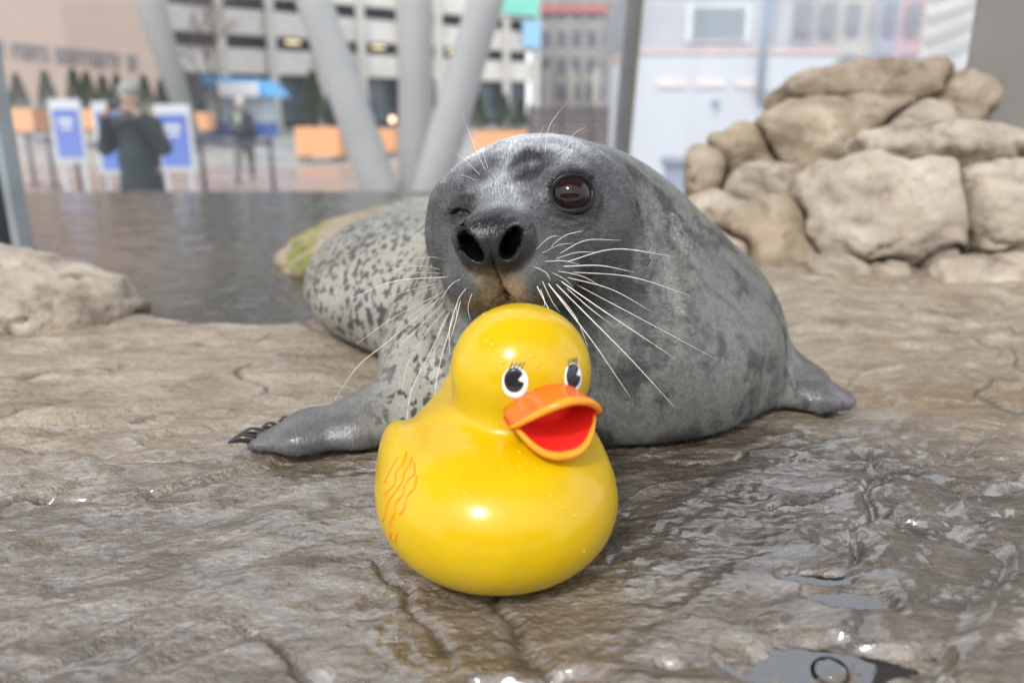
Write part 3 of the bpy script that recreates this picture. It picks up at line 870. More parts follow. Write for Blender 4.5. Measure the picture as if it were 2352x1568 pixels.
for px_, b_, t_, Y, lb_ in ((722, 292, 163, 24.3, 'tall conifer in the square orange planter'), (762, 292, 205, 24.6, 'short conifer beside the tall one in the square planter'),
                        (800, 296, 190, 26.8, 'conifer behind the leaning tube of the branching column'), (1040, 300, 172, 26, 'conifer behind the tubes of the branching column'),
                        (1100, 302, 214, 25, 'slim conifer beside the branching column in the wide planter'), (1158, 302, 216, 25, 'slim conifer in the middle of the wide planter'), (1196, 302, 222, 25, 'slim conifer next to the slatted fence'),
                        (48, 252, 168, 33, 'lone broad conifer in front of the tan wall'), (22, 252, 205, 33.2, 'low conifer by the pale steel post'), (114, 254, 162, 33, 'slender conifer over the narrow blue banner'),
                        (178, 254, 158, 33, 'conifer left of a pair in front of the tan wall'), (208, 254, 165, 33, 'conifer right of a pair in front of the tan wall'), (244, 254, 172, 33, 'conifer behind the photographer\'s raised elbow'),
                        (276, 254, 170, 33, 'conifer behind the photographer\'s hat'), (338, 256, 172, 33, 'thin conifer on the far side of the photographer')):
    conifer(px_, b_, t_, Y, lb_)
for k, px_ in enumerate((376, 396, 416, 436)):
    conifer(px_, 258, 182 + 5 * (k % 2), 34, ('conifer at the tan wall end of the dense hedge', 'second conifer from the tan wall in the dense hedge', 'second conifer from the kiosk in the dense hedge', 'conifer at the kiosk end of the dense hedge')[k])

# ---- bare tree
def bare_tree():
    Y = 44
    r = empty('bare_tree', (at(500, Y), Y, PLAZA))
    tag(r, 'leafless brown street tree in front of the parking garage', 'tree')
    mt = plain('brown_twig', (.15, .10, .08), .8)
    trunk, br_ = MB(), MB()
    rd = random.Random(3)
    def grow(p, d, L, rad, lev):
        q = p + d * L
        m_ = (p + q) / 2 + np.array([rd.gauss(0, 1), rd.gauss(0, 1), 0]) * L * .05
        (trunk if lev == 0 else br_).tube([p, m_, q], [rad, rad * .85, rad * .68], 7 if lev < 2 else 4, cap=lev == 0)
        if lev >= 5: return
        for _ in range(3 if lev < 4 else 4):
            nd_ = unit(d + np.array([rd.gauss(0, .55), rd.gauss(0, .55), rd.gauss(.12, .3)]))
            grow(q if rd.random() < .6 else (m_ + q) / 2, nd_, L * rd.uniform(.58, .82), rad * .6, lev + 1)
    grow(np.array([r.location.x, Y, PLAZA]), unit([.02, 0, 1]), 2.6, .13, 0)
    kid(trunk.build('trunk', mt, smooth=True), r); kid(br_.build('crown', mt), r)
bare_tree()

# ---- banner stands
wfr = plain('white_frame', (.46, .48, .51), .45, vary=.03)
bl1 = M('blue_banner', .45, .4)
bz = bl1.n('SeparateXYZ'); bl1.l(bl1.co(), bz.inputs[0])
bl1.color(bl1.ramp(bl1.mr(bz.outputs['Z'], .15, 1.45), [(0, (.03, .26, .62)), (.22, (.035, .25, .60)), (.26, (.11, .19, .50)), (.55, (.10, .16, .46)), (1, (.075, .12, .40))]))
def banner(xa, xb, top, bot, Y, label):
    X0, X1 = at(xa, Y), at(xb, Y)
    r = empty('banner_stand', ((X0 + X1) / 2, Y, PLAZA)); w = (X1 - X0) / 2
    tag(r, label, 'banner', 'banner stands on the plaza')
    zt, zb = zz(top, Y) - PLAZA, zz(bot, Y) - PLAZA
    MB().box((-w, 0, zb), (w, .04, zt)).build('board', wfr, r)
    MB().box((-w * .80, -.012, zb + .06), (w * .80, -.002, zt - .14)).build('print', bl1.m, r)
    h = zt - zb
    for k, (a, b_, c_) in enumerate(((.62, .70, .5), (.52, .58, .38))):
        MB().box((-w * c_, -.018, zb + h * a), (w * c_ * .9, -.013, zb + h * b_)).build('text_line', wfr, r)
    for sx in (-1, 1):
        MB().box((sx * w * .7 - .02, .01, .04), (sx * w * .7 + .02, .05, zb - .001)).build('leg', wfr, r)
    MB().box((-w, -.22, 0), (w, .26, .038)).build('base', plain('grey_base', (.30, .31, .33), .5), r)
banner(112, 184, 228, 372, 11.8, 'narrow blue banner with white frame standing alone by the tape posts')
banner(210, 300, 234, 400, 11.8, 'blue banner half hidden by the photographer\'s raised elbow')
banner(352, 434, 240, 392, 11.8, 'wide blue banner with white frame at the photographer\'s back')

# ---- belt posts
bp_m = plain('black_post', (.030, .030, .042), .45)
posts = [(52, 16.8, 306), (98, 16.2, 312), (158, 15.0, 320), (222, 13.6, 318), (452, 13.6, 314), (614, 15.2, 318)]
belt_m = plain('grey_belt', (.085, .085, .12), .6)
PP = []
for k, (px_, Y, top) in enumerate(posts):
    r = empty('belt_post', (at(px_, Y), Y, PLAZA)); h = zz(top, Y) - PLAZA
    tag(r, ['black belt post by the pale steel window post', 'black belt post in front of the lone planter', 'black belt post beside the narrow blue banner', 'black belt post at the photographer\'s elbow',
            'black belt post between wide banner and walker', 'black belt post on the kiosk side of the walker'][k], 'belt post', 'belt posts on the plaza')
    MB().tube([(0, 0, 0), (0, 0, .02), (0, 0, .04)], [.17, .17, .05], 18).build('base', bp_m, r, smooth=True)
    MB().tube([(0, 0, .04), (0, 0, h)], .038, 12).build('pole', bp_m, r, smooth=True)
    MB().tube([(0, 0, h - .11), (0, 0, h + .01)], .052, 12).build('head', bp_m, r, smooth=True)
    PP.append((np.array([at(px_, Y), Y, PLAZA + h - .06]), r))
for a, b_ in ((0, 1), (1, 2), (2, 3), (4, 5)):
    A, B = PP[a][0], PP[b_][0]
    V = []
    for t in np.linspace(.03, .97, 9):
        p = A + (B - A) * t; p[2] -= .06 * math.sin(math.pi * t)
        V += [(p[0], p[1], p[2] - .045), (p[0], p[1], p[2] + .045)]
    o = mesh('belt', V, [[2 * i, 2 * i + 2, 2 * i + 3, 2 * i + 1] for i in range(8)], belt_m, smooth=False)
    sm = o.modifiers.new('solid', 'SOLIDIFY'); sm.thickness = .004
    kid(o, PP[a][1])

# ---- people
skin = plain('skin', (.42, .27, .20), .5)
def capsules(P, L, k=.03):
    d = None
    for a, b, ra, rb in L:
        c_ = cone(P, a, b, ra, rb); d = c_ if d is None else smin(d, c_, k)
    return d
def sdf_part(name, fn, lo, hi, h, mat, parent):
    V, F = nets(fn, lo, hi, h); V = project(fn, V, 2, h)
    return mesh(name, V, F, mat, parent)
# photographer, facing the glass (towards -Y), both hands raised to a camera at the face
PX, PY_ = at(303, 8.1), 8.1
ph = empty('person', (PX, PY_, PLAZA)); tag(ph, 'person in long dark green coat and grey knit hat holding a camera to the face', 'person')
a3 = np.array
def hands(s):
    w = a3([s * .150, -.235, 1.485]); L = [(w, a3([s * .095, -.275, 1.535]), .030, .028)]
    for i in range(4):
        b0 = a3([s * .100, -.270 - .012 * i * 0, 1.560 - .019 * i]); m0 = a3([s * .075, -.318, 1.562 - .019 * i]); e0 = a3([s * .040, -.322, 1.560 - .018 * i])
        L += [(b0, m0, .0095, .009), (m0, e0, .009, .0075)]
    L += [(a3([s * .10, -.262, 1.515]), a3([s * .065, -.250, 1.497]), .011, .0085)]
    return L
BODY = [(a3([0, .02, .98]), a3([0, .03, 1.36]), .15, .17), (a3([0, .02, 1.40]), a3([0, -.02, 1.52]), .06, .055)]
for s in (-1, 1):
    BODY += [(a3([s * .10, .02, .95]), a3([s * .11, 0, .50]), .095, .065), (a3([s * .11, 0, .50]), a3([s * .11, .03, .09]), .062, .045), (a3([s * .11, .02, .05]), a3([s * .13, -.15, .035]), .045, .035),
             (a3([s * .17, .03, 1.36]), a3([s * .275, -.05, 1.17]), .065, .05), (a3([s * .275, -.05, 1.17]), a3([s * .150, -.235, 1.485]), .045, .032)] + hands(s)
def man(P):
    d = capsules(P, BODY, .022)
    hd = ell(P, (0, -.045, 1.615), (.078, .098, .118))
    hd = smin(hd, ell(P, (0, -.140, 1.60), (.014, .026, .022)), .015)
    for s in (-1, 1):
        hd = smin(hd, ell(P, (s * .080, -.035, 1.605), (.012, .022, .032)), .01)
        hd = smax(hd, -ell(P, (s * .030, -.145, 1.625), (.014, .016, .009)), .008)
    return smin(d, hd, .03)
sdf_part('body', man, (-.46, -.40, -.02), (.46, .26, 1.76), .013, skin, ph)
coatm = M('dark_green_coat', .75, .25); coatm.color(coatm.ramp(coatm.noise(6, 4), [(.3, (.014, .024, .027)), (.7, (.027, .040, .043))])); coatm.bump(coatm.noise(14, 3), .4, .03)
def coatf(P):
    L = [(a3([0, .02, .62]), a3([0, .03, 1.05]), .215, .185), (a3([0, .03, 1.05]), a3([0, .03, 1.34]), .185, .18), (a3([-.13, .03, 1.38]), a3([.13, .03, 1.38]), .10, .10), (a3([0, .02, 1.42]), a3([0, .0, 1.50]), .10, .085)]
    for s in (-1, 1):
        L += [(a3([s * .18, .03, 1.36]), a3([s * .285, -.05, 1.16]), .088, .070), (a3([s * .285, -.05, 1.16]), a3([s * .172, -.210, 1.445]), .068, .050)]
    d = capsules(P, L, .05)
    d = d + .007 * np.sin(P[:, 0] * 34 + 3 * np.sin(P[:, 2] * 7)) * sstep(1.1, .7, P[:, 2])
    return smax(d, .42 - P[:, 2], .02)
sdf_part('coat', coatf, (-.50, -.36, .38), (.50, .32, 1.62), .016, coatm.m, ph)
hatm = plain('grey_knit', (.24, .25, .24), .9, .2)
def hatf(P):
    d = ell(P, (0, -.030, 1.685), (.098, .112, .095))
    d = smax(d, 1.652 - P[:, 2] + .12 * (P[:, 1] + .03), .012)
    return smin(d, ell(P, (0, -.02, 1.775), (.032, .032, .03)), .01)
sdf_part('hat', hatf, (-.13, -.17, 1.60), (.13, .12, 1.83), .009, hatm, ph)
kc = empty('hand_camera', (PX, PY_ - .27, PLAZA + 1.51)); tag(kc, 'black camera held up to the face by the person in the green coat', 'camera')
blk = plain('camera_black', (.012, .012, .014), .4)
MB().box((-.07, -.03, 0), (.07, .035, .095)).build('body', blk, kc, bevel=.01)
MB().box((-.03, -.02, .096), (.03, .035, .125)).build('viewfinder', blk, kc, bevel=.008)
lens = MB().tube([(0, -.03, .045), (0, -.075, .045), (0, -.15, .045)], [.036, .036, .042], 20).build('lens', blk, kc, smooth=True)
MB().tube([(0, -.151, .045), (0, -.153, .045)], .036, 20).build('front_glass', plain('lens_glass', (.01, .01, .02), .05), lens)

# walker with a backpack, seen from behind
WX, WY = at(552, 17.6), 17.6
wk = empty('person', (WX, WY, PLAZA)); tag(wk, 'person in pale cap and dark jacket walking away under a backpack', 'person')
BW = [(a3([0, 0, .95]), a3([0, 0, 1.36]), .135, .155), (a3([0, 0, 1.38]), a3([0, .0, 1.50]), .055, .05)]
for s in (-1, 1):
    f = .16 * s
    BW += [(a3([s * .09, 0, .93]), a3([s * .09, f, .50]), .09, .062), (a3([s * .09, f, .50]), a3([s * .085, f * 1.5 - .09, .10]), .058, .043), (a3([s * .085, f * 1.5 - .09, .05]), a3([s * .095, f * 1.5 + .10, .04]), .042, .034),
           (a3([s * .175, 0, 1.36]), a3([s * .235, -.03 * s, 1.10]), .055, .045), (a3([s * .235, -.03 * s, 1.10]), a3([s * .22, .12 - .06 * s, .88]), .043, .032), (a3([s * .22, .12 - .06 * s, .88]), a3([s * .215, .135 - .06 * s, .80]), .032, .028)]
    for i in range(4):
        BW.append((a3([s * .222 - .0, .105 - .06 * s + .02 * i, .80]), a3([s * .205, .110 - .06 * s + .02 * i, .735 - .008 * (i in (1, 2))]), .0095, .0075))
    BW.append((a3([s * .20, .165 - .06 * s, .83]), a3([s * .185, .19 - .06 * s, .785]), .011, .008))
def walker(P):
    d = capsules(P, BW, .02)
    hd = ell(P, (0, .02, 1.615), (.076, .096, .115))
    hd = smin(hd, ell(P, (0, .116, 1.60), (.014, .022, .02)), .012)
    for s in (-1, 1): hd = smin(hd, ell(P, (s * .078, .02, 1.60), (.012, .02, .03)), .01)
    return smin(d, hd, .03)
sdf_part('body', walker, (-.34, -.36, -.02), (.34, .42, 1.76), .014, skin, wk)
jk = plain('dark_jacket', (.030, .034, .046), .7)
def jacket(P):
    L = [(a3([0, 0, .82]), a3([0, 0, 1.34]), .18, .18), (a3([-.12, 0, 1.36]), a3([.12, 0, 1.36]), .085, .085)]
    for s in (-1, 1): L += [(a3([s * .18, 0, 1.36]), a3([s * .24, -.03 * s, 1.10]), .085, .07), (a3([s * .24, -.03 * s, 1.10]), a3([s * .225, .11 - .06 * s, .90]), .066, .05)]
    return smax(capsules(P, L, .04), .66 - P[:, 2], .02)
sdf_part('jacket', jacket, (-.36, -.30, .62), (.36, .34, 1.52), .018, jk, wk)
def trous(P):
    L = []
    for s in (-1, 1):
        f = .16 * s
        L += [(a3([s * .09, 0, .90]), a3([s * .09, f, .50]), .11, .082), (a3([s * .09, f, .50]), a3([s * .085, f * 1.5 - .09, .12]), .078, .06)]
    return smax(smax(capsules(P, L, .02), P[:, 2] - .92, .02), .10 - P[:, 2], .01)
sdf_part('trousers', trous, (-.24, -.46, .06), (.24, .40, .96), .016, plain('olive_trousers', (.115, .12, .095), .8), wk)
def cap(P): return smax(ell(P, (0, .015, 1.665), (.088, .106, .092)), 1.635 - P[:, 2], .01)
sdf_part('cap', cap, (-.12, -.12, 1.60), (.12, .15, 1.78), .009, plain('pale_cap', (.52, .48, .45), .8), wk)
bk = empty('backpack', (WX, WY - .26, PLAZA + .98)); tag(bk, 'dark backpack with a pale green panel on the walker\'s back', 'backpack')
def pack(P): return smin(ell(P, (0, 0, .25), (.165, .11, .27)), ell(P, (0, -.08, .14), (.13, .07, .12)), .04)
sdf_part('bag', pack, (-.2, -.18, -.05), (.2, .14, .56), .014, plain('slate_nylon', (.032, .045, .055), .6), bk)
MB().box((.0, -.13, .26), (.10, -.10, .46)).build('panel', plain('pale_green', (.32, .37, .26), .6), bk, bevel=.02)
for s in (-1, 1):
    MB().tube(spline([(s * .10, .08, .46), (s * .11, .18, .50), (s * .12, .36, .42), (s * .12, .40, .22)], 5), .018, 6).build('strap', blk, bk, smooth=True)

# ---- a round amber lamp in the shop front
lm = empty('amber_lamp', (at(900, 40), 40, zz(275, 40) - .2)); tag(lm, 'round glowing amber lamp between two tubes of the branching column', 'lamp')
am = M('amber_glow'); am.b.inputs['Emission Color'].default_value = (1, .50, .24, 1); am.b.inputs['Emission Strength'].default_value = 3.0
bm = bmesh.new(); bmesh.ops.create_uvsphere(bm, u_segments=20, v_segments=12, radius=.16)
mesh('globe', [tuple(v.co + Vector((0, 0, .2))) for v in bm.verts], [[v.index for v in f.verts] for f in bm.faces], am.m, lm); bm.free()
MB().tube([(0, 0, -(zz(275, 40) - .2 - PLAZA)), (0, 0, .04)], .03, 8).build('pole', bp_m, lm, smooth=True)

# ---- air bubble on the front puddle
bc, brx, bry, bdp = PUD[1]
bub = M('bubble_film', .0); bub.nt.nodes.remove(bub.b)
t_ = bub.n('BsdfTransparent'); g_ = bub.n('BsdfGlossy'); g_.inputs['Roughness'].default_value = .0; f_ = bub.n('Fresnel'); f_.inputs['IOR'].default_value = 1.33
x_ = bub.n('MixShader'); bub.l(f_.outputs[0], x_.inputs[0]); bub.l(t_.outputs[0], x_.inputs[1]); bub.l(g_.outputs[0], x_.inputs[2]); bub.l(x_.outputs[0], bub.nt.nodes['Material Output'].inputs['Surface'])
nn_, mm_ = 28, 8
bz_ = min(v.co.z for o in bpy.data.objects if o.name == 'puddle.001' for v in o.data.vertices)
V = [(bc[0] + .011 * math.cos(math.pi / 2 * j / mm_) * math.cos(2 * math.pi * i / nn_), bc[1] - .003 + .011 * math.cos(math.pi / 2 * j / mm_) * math.sin(2 * math.pi * i / nn_), bz_ + .0075 * math.sin(math.pi / 2 * j / mm_)) for j in range(mm_ + 1) for i in range(nn_)]
o = mesh('bubble', V, [[j * nn_ + i, j * nn_ + (i + 1) % nn_, (j + 1) * nn_ + (i + 1) % nn_, (j + 1) * nn_ + i] for j in range(mm_) for i in range(nn_)], bub.m)
tag(o, 'clear air bubble floating on the front puddle', 'bubble')

# ================================================================== THE SEAL
def head_rot(a, b, c):
    B = np.array([[0, 1, 0], [-1, 0, 0], [0, 0, 1.]])
    cz, sz = math.cos(a), math.sin(a); Z = np.array([[cz, -sz, 0], [sz, cz, 0], [0, 0, 1]])
    cx, sx = math.cos(b), math.sin(b); X = np.array([[1, 0, 0], [0, cx, -sx], [0, sx, cx]])
    cy, sy = math.cos(c), math.sin(c); Y = np.array([[cy, 0, sy], [0, 1, 0], [-sy, 0, cy]])
    return Z @ X @ Y @ B
HO = np.array([.0138, .7311, .2259])               # middle of the head
HM = head_rot(-.2452, .0793, -.1256)               # columns: to the nose, to the seal's left, up
def H2W(q): return HO + np.asarray(q, float) @ HM.T
EYE_R = .0198
EYEC, EYEA = {}, {}                                # eyeball centres and looking directions, set on the finished head shape
def eye_axes(s):
    d = EYEA[s]; u = unit(np.array([0, 0, 1.]) - d * d[2]); r = np.cross(u, d)
    return d, r, u
def rotx(t):   # rotation in the lateral/up plane of the head
    c, s_ = math.cos(t), math.sin(t)
    return np.array([[1, 0, 0], [0, c, -s_], [0, s_, c]])
FL = [pt(985, 800, .90), pt(948, 930, .825), pt(840, 972, .775), pt(700, 1000, .752), pt(585, 1022, .745)]
FLR = [.052, .040, .0250, .0180, .0090]
FR = [pt(1700, 850, .98), pt(1800, 885, .895), pt(1868, 905, .864), pt(1938, 926, .852)]
FRR = [.05, .032, .0230, .0125]
def flat_cone(P, pts, rad, up, squash):
    """chain of round cones, wider across than along 'up'"""
    d = 1e9
    A = np.eye(3) + (squash - 1) * np.outer(up, up)
    Q = P @ A
    for i in range(len(pts) - 1):
        d = smin(d, cone(Q, pts[i] @ A, pts[i + 1] @ A, rad[i], rad[i + 1]), .018) if i else cone(Q, pts[i] @ A, pts[i + 1] @ A, rad[i], rad[i + 1])
    return d
YV = unit([.12, 1, .15])
def seal_base(P):
    d = ell(P, (.098, .885, .056), (.210, .206, .152))
    d = smin(d, ell(P, (.070, 1.04, .070), (.240, .24, .114)), .06)
    d = smin(d, ell(P, (-.050, 1.20, .055), (.262, .27, .108)), .08)
    d = smin(d, ell(P, (-.150, 1.46, .045), (.19, .28, .085)), .10)
    d = smin(d, cone(P, (-.19, 1.6, .045), (-.30, 1.92, .035), .08, .04), .08)
    d = smin(d, flat_cone(P, [np.array([-.29, 1.9, .04]), np.array([-.40, 2.07, .02])], [.04, .022], np.array([0, 0, 1.]), 1.4), .04)
    d = smin(d, flat_cone(P, [np.array([-.29, 1.9, .04]), np.array([-.27, 2.12, .02])], [.04, .022], np.array([0, 0, 1.]), 1.4), .04)
    d = smin(d, ell(P, (.058, .860, .150), (.136, .125, .128)), .07)
    d = smin(d, flat_cone(P, FL, FLR, YV, .62), .045)
    d = smin(d, flat_cone(P, FR, FRR, YV, .62), .035)
    return smax(d, -P[:, 2] + .002, .014)
def seal_head(P):
    q = (P - HO) @ HM
    a = np.abs(q[:, 1]); s = np.stack([q[:, 0], a, q[:, 2]], 1)
    d = ell(q, (-.018, 0, -.002), (.100, .086, .061))
    d = smin(d, ell(s, (.018, .040, -.026), (.066, .047, .052)), .035)
    d = smin(d, ell(q, (.070, 0, -.016), (.056, .046, .038)), .032)
    d = smin(d, ell(s, (.042, .046, .018), (.030, .022, .015)), .020)          # brow
    d = smin(d, ell(q, (.052, 0, -.066), (.050, .038, .022)), .010)           # lower jaw
    d = smin(d, ell(s, (.090, .0255, -.040), (.036, .0300, .0300)), .009)      # whisker pads
    d = smin(d, ell(q, (.110, 0, -.006), (.020, .028, .021)), .012)           # nose
    # nostrils with thick rims, tops leaning outwards
    t = R(-33)
    RM = rotx(t)
    nq = s - np.array([.1255, .0160, -.0065])
    d = smin(d, ell(nq, (-.006, 0, 0), (.0125, .0152, .0218), RM), .006)
    d = smax(d, -ell(nq, (.001, 0, 0), (.026, .0068, .0136), RM), .003)
    # groove from the nose to the lip
    groove = np.sqrt((q[:, 1] / .0011) ** 2 + ((q[:, 0] - .130) / .010) ** 2 + ((q[:, 2] + .037) / .022) ** 2) - 1
    d = smax(d, -groove * .0011, .0016)
    # mouth line between pads and jaw
    ml = np.sqrt(((q[:, 2] + .068 - .018 * (1 - sstep(0, .024, a)) - .35 * np.maximum(a - .03, 0)) / .0017) ** 2 + ((q[:, 0] - .08) / .055) ** 2 + (a / .060) ** 2) - 1
    d = smax(d, -ml * .0017, .0025)
    # wrinkles between the open eye and the nose and round the lids
    return d, q
def seal_eyes(d, q):
    for s in (-1, 1):
        c = EYEC[s]
        ax, r, u = eye_axes(s)
        v = q - c
        x, y, z = v @ ax, v @ r, v @ u
        if s > 0:      # wide open
            ro = np.sqrt((y / 1.12) ** 2 + z ** 2)
            ring = np.sqrt((ro - .0195) ** 2 + (x - .0070) ** 2) - .0036
            d = smin(d, ring, .010)
            rs_ = np.sqrt(x * x + y * y + z * z)
            d = smin(d, np.maximum(rs_ - (EYE_R + .0016), -x), .006)
            d = smax(d, -np.maximum(np.maximum(rs_ - (EYE_R + .0045), ro - .0160), -x), .0014)
            crease = np.sqrt((ro - .0240) ** 2 + (x - .005) ** 2) - .0008
            d = smax(d, -np.maximum(crease, z - .006), .0025)
        else:          # squeezed to a slit
            lid = ell(np.stack([x, y, z], 1), (.0015, 0, .002), (.0172, .0195, .0160))
            d = smin(d, lid, .008)
            slit = np.sqrt((y / .0125) ** 2 + ((z + .0030 + y * y * 9) / .0026) ** 2) - 1
            d = smax(d, -np.maximum(slit * .003, -(x - .002)), .0020)
            for k, rr in ((0, .0205),):
                cr = np.sqrt((np.sqrt((y / 1.05) ** 2 + (z - .001) ** 2) - rr) ** 2 + (x - .006 + .003 * k) ** 2) - .0011
                d = smax(d, -np.maximum(np.maximum(cr, -z - .004), np.abs(y) - .012), .0026)
    return d
for s_, px_ in ((1, (1315, 446)), (-1, (1063, 484))):
    hf = lambda P: seal_head(P)[0]
    S_ = hit(hf, *px_, .4, 1.2)
    nn = unit(grad(hf, S_[None])[0]) @ HM; tc = unit(CAM - S_) @ HM
    EYEA[s_] = unit(nn + (.55 if s_ > 0 else .15) * tc)
    EYEC[s_] = (S_ - HO) @ HM - EYEA[s_] * (.0122 if s_ > 0 else .0135)
EARS = [(-.024, -.0815, .012), (-.026, .0805, .014)]
FOLD = []
def seal(P):
    d = seal_plain(P)
    for lo_, hi_, pl, amp, wid in FOLD:
        m_ = ((P > lo_) & (P < hi_)).all(1)
        if not m_.any(): continue
        Q = P[m_]; dd = 1e9
        n_ = len(pl) - 1
        for i in range(n_):
            ab = pl[i + 1] - pl[i]; h_ = np.clip(((Q - pl[i]) @ ab) / (ab @ ab), 0, 1)
            e_ = np.linalg.norm(Q - pl[i] - h_[:, None] * ab, axis=1)
            fade = np.sin(np.pi * np.clip((i + h_) / n_ * .86 + .07, 0, 1))
            dd = np.minimum(dd, e_ / wid + (1 - fade) * 2.2)
        d[m_] += amp * np.exp(-dd ** 2) - amp * .45 * np.exp(-((dd - 2.0) / .9) ** 2)
    return d
def seal_plain(P):
    body = seal_base(P)
    d0, q = seal_head(P)
    near = (np.abs(q) < .16).all(1)
    hd = d0.copy()
    if near.any():
        hd[near] = seal_eyes(d0[near], q[near])
        for e in EARS:
            v = q[near] - np.array(e)
            r = np.sqrt((v[:, 0] / 1.3) ** 2 + v[:, 1] ** 2 + v[:, 2] ** 2)
            hd[near] = smax(smin(hd[near], r - .0075, .008), -(np.linalg.norm(v - np.array([.004, .004 * np.sign(e[1]), -.002]), axis=1) - .0035), .003)
    # the neck joins behind the eyes only, so the face keeps its own lines
    k = .045
    d = smin(body, hd, k)
    # folds of loose skin between cheek and neck
    f = q[:, 0] + .046 + .30 * (np.abs(q[:, 1]) - .09) + .10 * q[:, 2]
    d = d + .0050 * np.exp(-(f / .0070) ** 2) * sstep(.045, .075, q[:, 1]) * sstep(.05, -.01, q[:, 2])
    f2 = q[:, 0] + .085 + .35 * (np.abs(q[:, 1]) - .10)
    d = d + .0065 * np.exp(-(f2 / .010) ** 2) * sstep(.05, .09, np.abs(q[:, 1])) * sstep(.03, -.03, q[:, 2])
    return d

for pl, amp, wid in (([(1432, 432), (1454, 480), (1470, 530), (1480, 585), (1470, 645)], .0075, .0060), ([(1478, 425), (1528, 490), (1556, 560), (1572, 640), (1580, 720)], .0110, .0085),
                     ([(1330, 692), (1362, 668), (1396, 640), (1420, 620)], .0030, .0028), ([(1385, 850), (1425, 872), (1480, 884), (1540, 876)], .0030, .0060), ([(1400, 760), (1450, 790), (1520, 800), (1590, 780)], .0028, .0070),
                     ([(1205, 470), (1235, 478), (1262, 470)], .0022, .0026), ([(1210, 492), (1245, 498), (1285, 505), (1330, 508)], .0020, .0028), ([(1000, 760), (965, 800), (940, 850)], .0035, .0080), ([(905, 700), (890, 770), (900, 840)], .0030, .0090)):
    P_ = [hit(seal_plain, *p, .4, 1.6) for p in pl]
    P_ = [p for p in P_ if p is not None]
    if len(P_) < 2: continue
    P_ = np.array(spline(P_, 2)); FOLD.append((P_.min(0) - .05, P_.max(0) + .05, P_, amp, wid))
SV, SF = nets(seal, (-.46, .54, -.02), (.44, 2.20, .34), .0085)
SV = project(seal, SV, 3)
SF = SF.tolist()
for lev, (rad, lim) in enumerate(((.185, .004), (.150, .002))):
    fc = np.array([np.mean([SV[i] for i in f], axis=0) for f in SF])
    q = (fc - HO) @ HM
    sel = (np.abs(q - np.array([.04, 0, 0])) < np.array([rad * .75, rad * .7, rad * .62])).all(1) & (q[:, 0] > (-.09 if lev == 0 else -.045))
    SV, SF, _ = refine(SV, SF, sel)
    SV = project(seal, SV, 3, lim)
fc = np.array([np.mean([SV[i] for i in f], axis=0) for f in SF]); q = (fc - HO) @ HM
sel = np.linalg.norm((q - np.array([.122, 0, -.010])) / np.array([.030, .040, .034]), axis=1) < 1
for s in (-1, 1): sel |= np.linalg.norm(q - EYEC[s], axis=1) < .029
SV, SF, _ = refine(SV, SF, sel)
SV = project(seal, SV, 7, .0012)
sq = (SV - HO) @ HM
sn = grad(seal, SV); sn /= np.maximum(np.linalg.norm(sn, axis=1, keepdims=True), 1e-9)

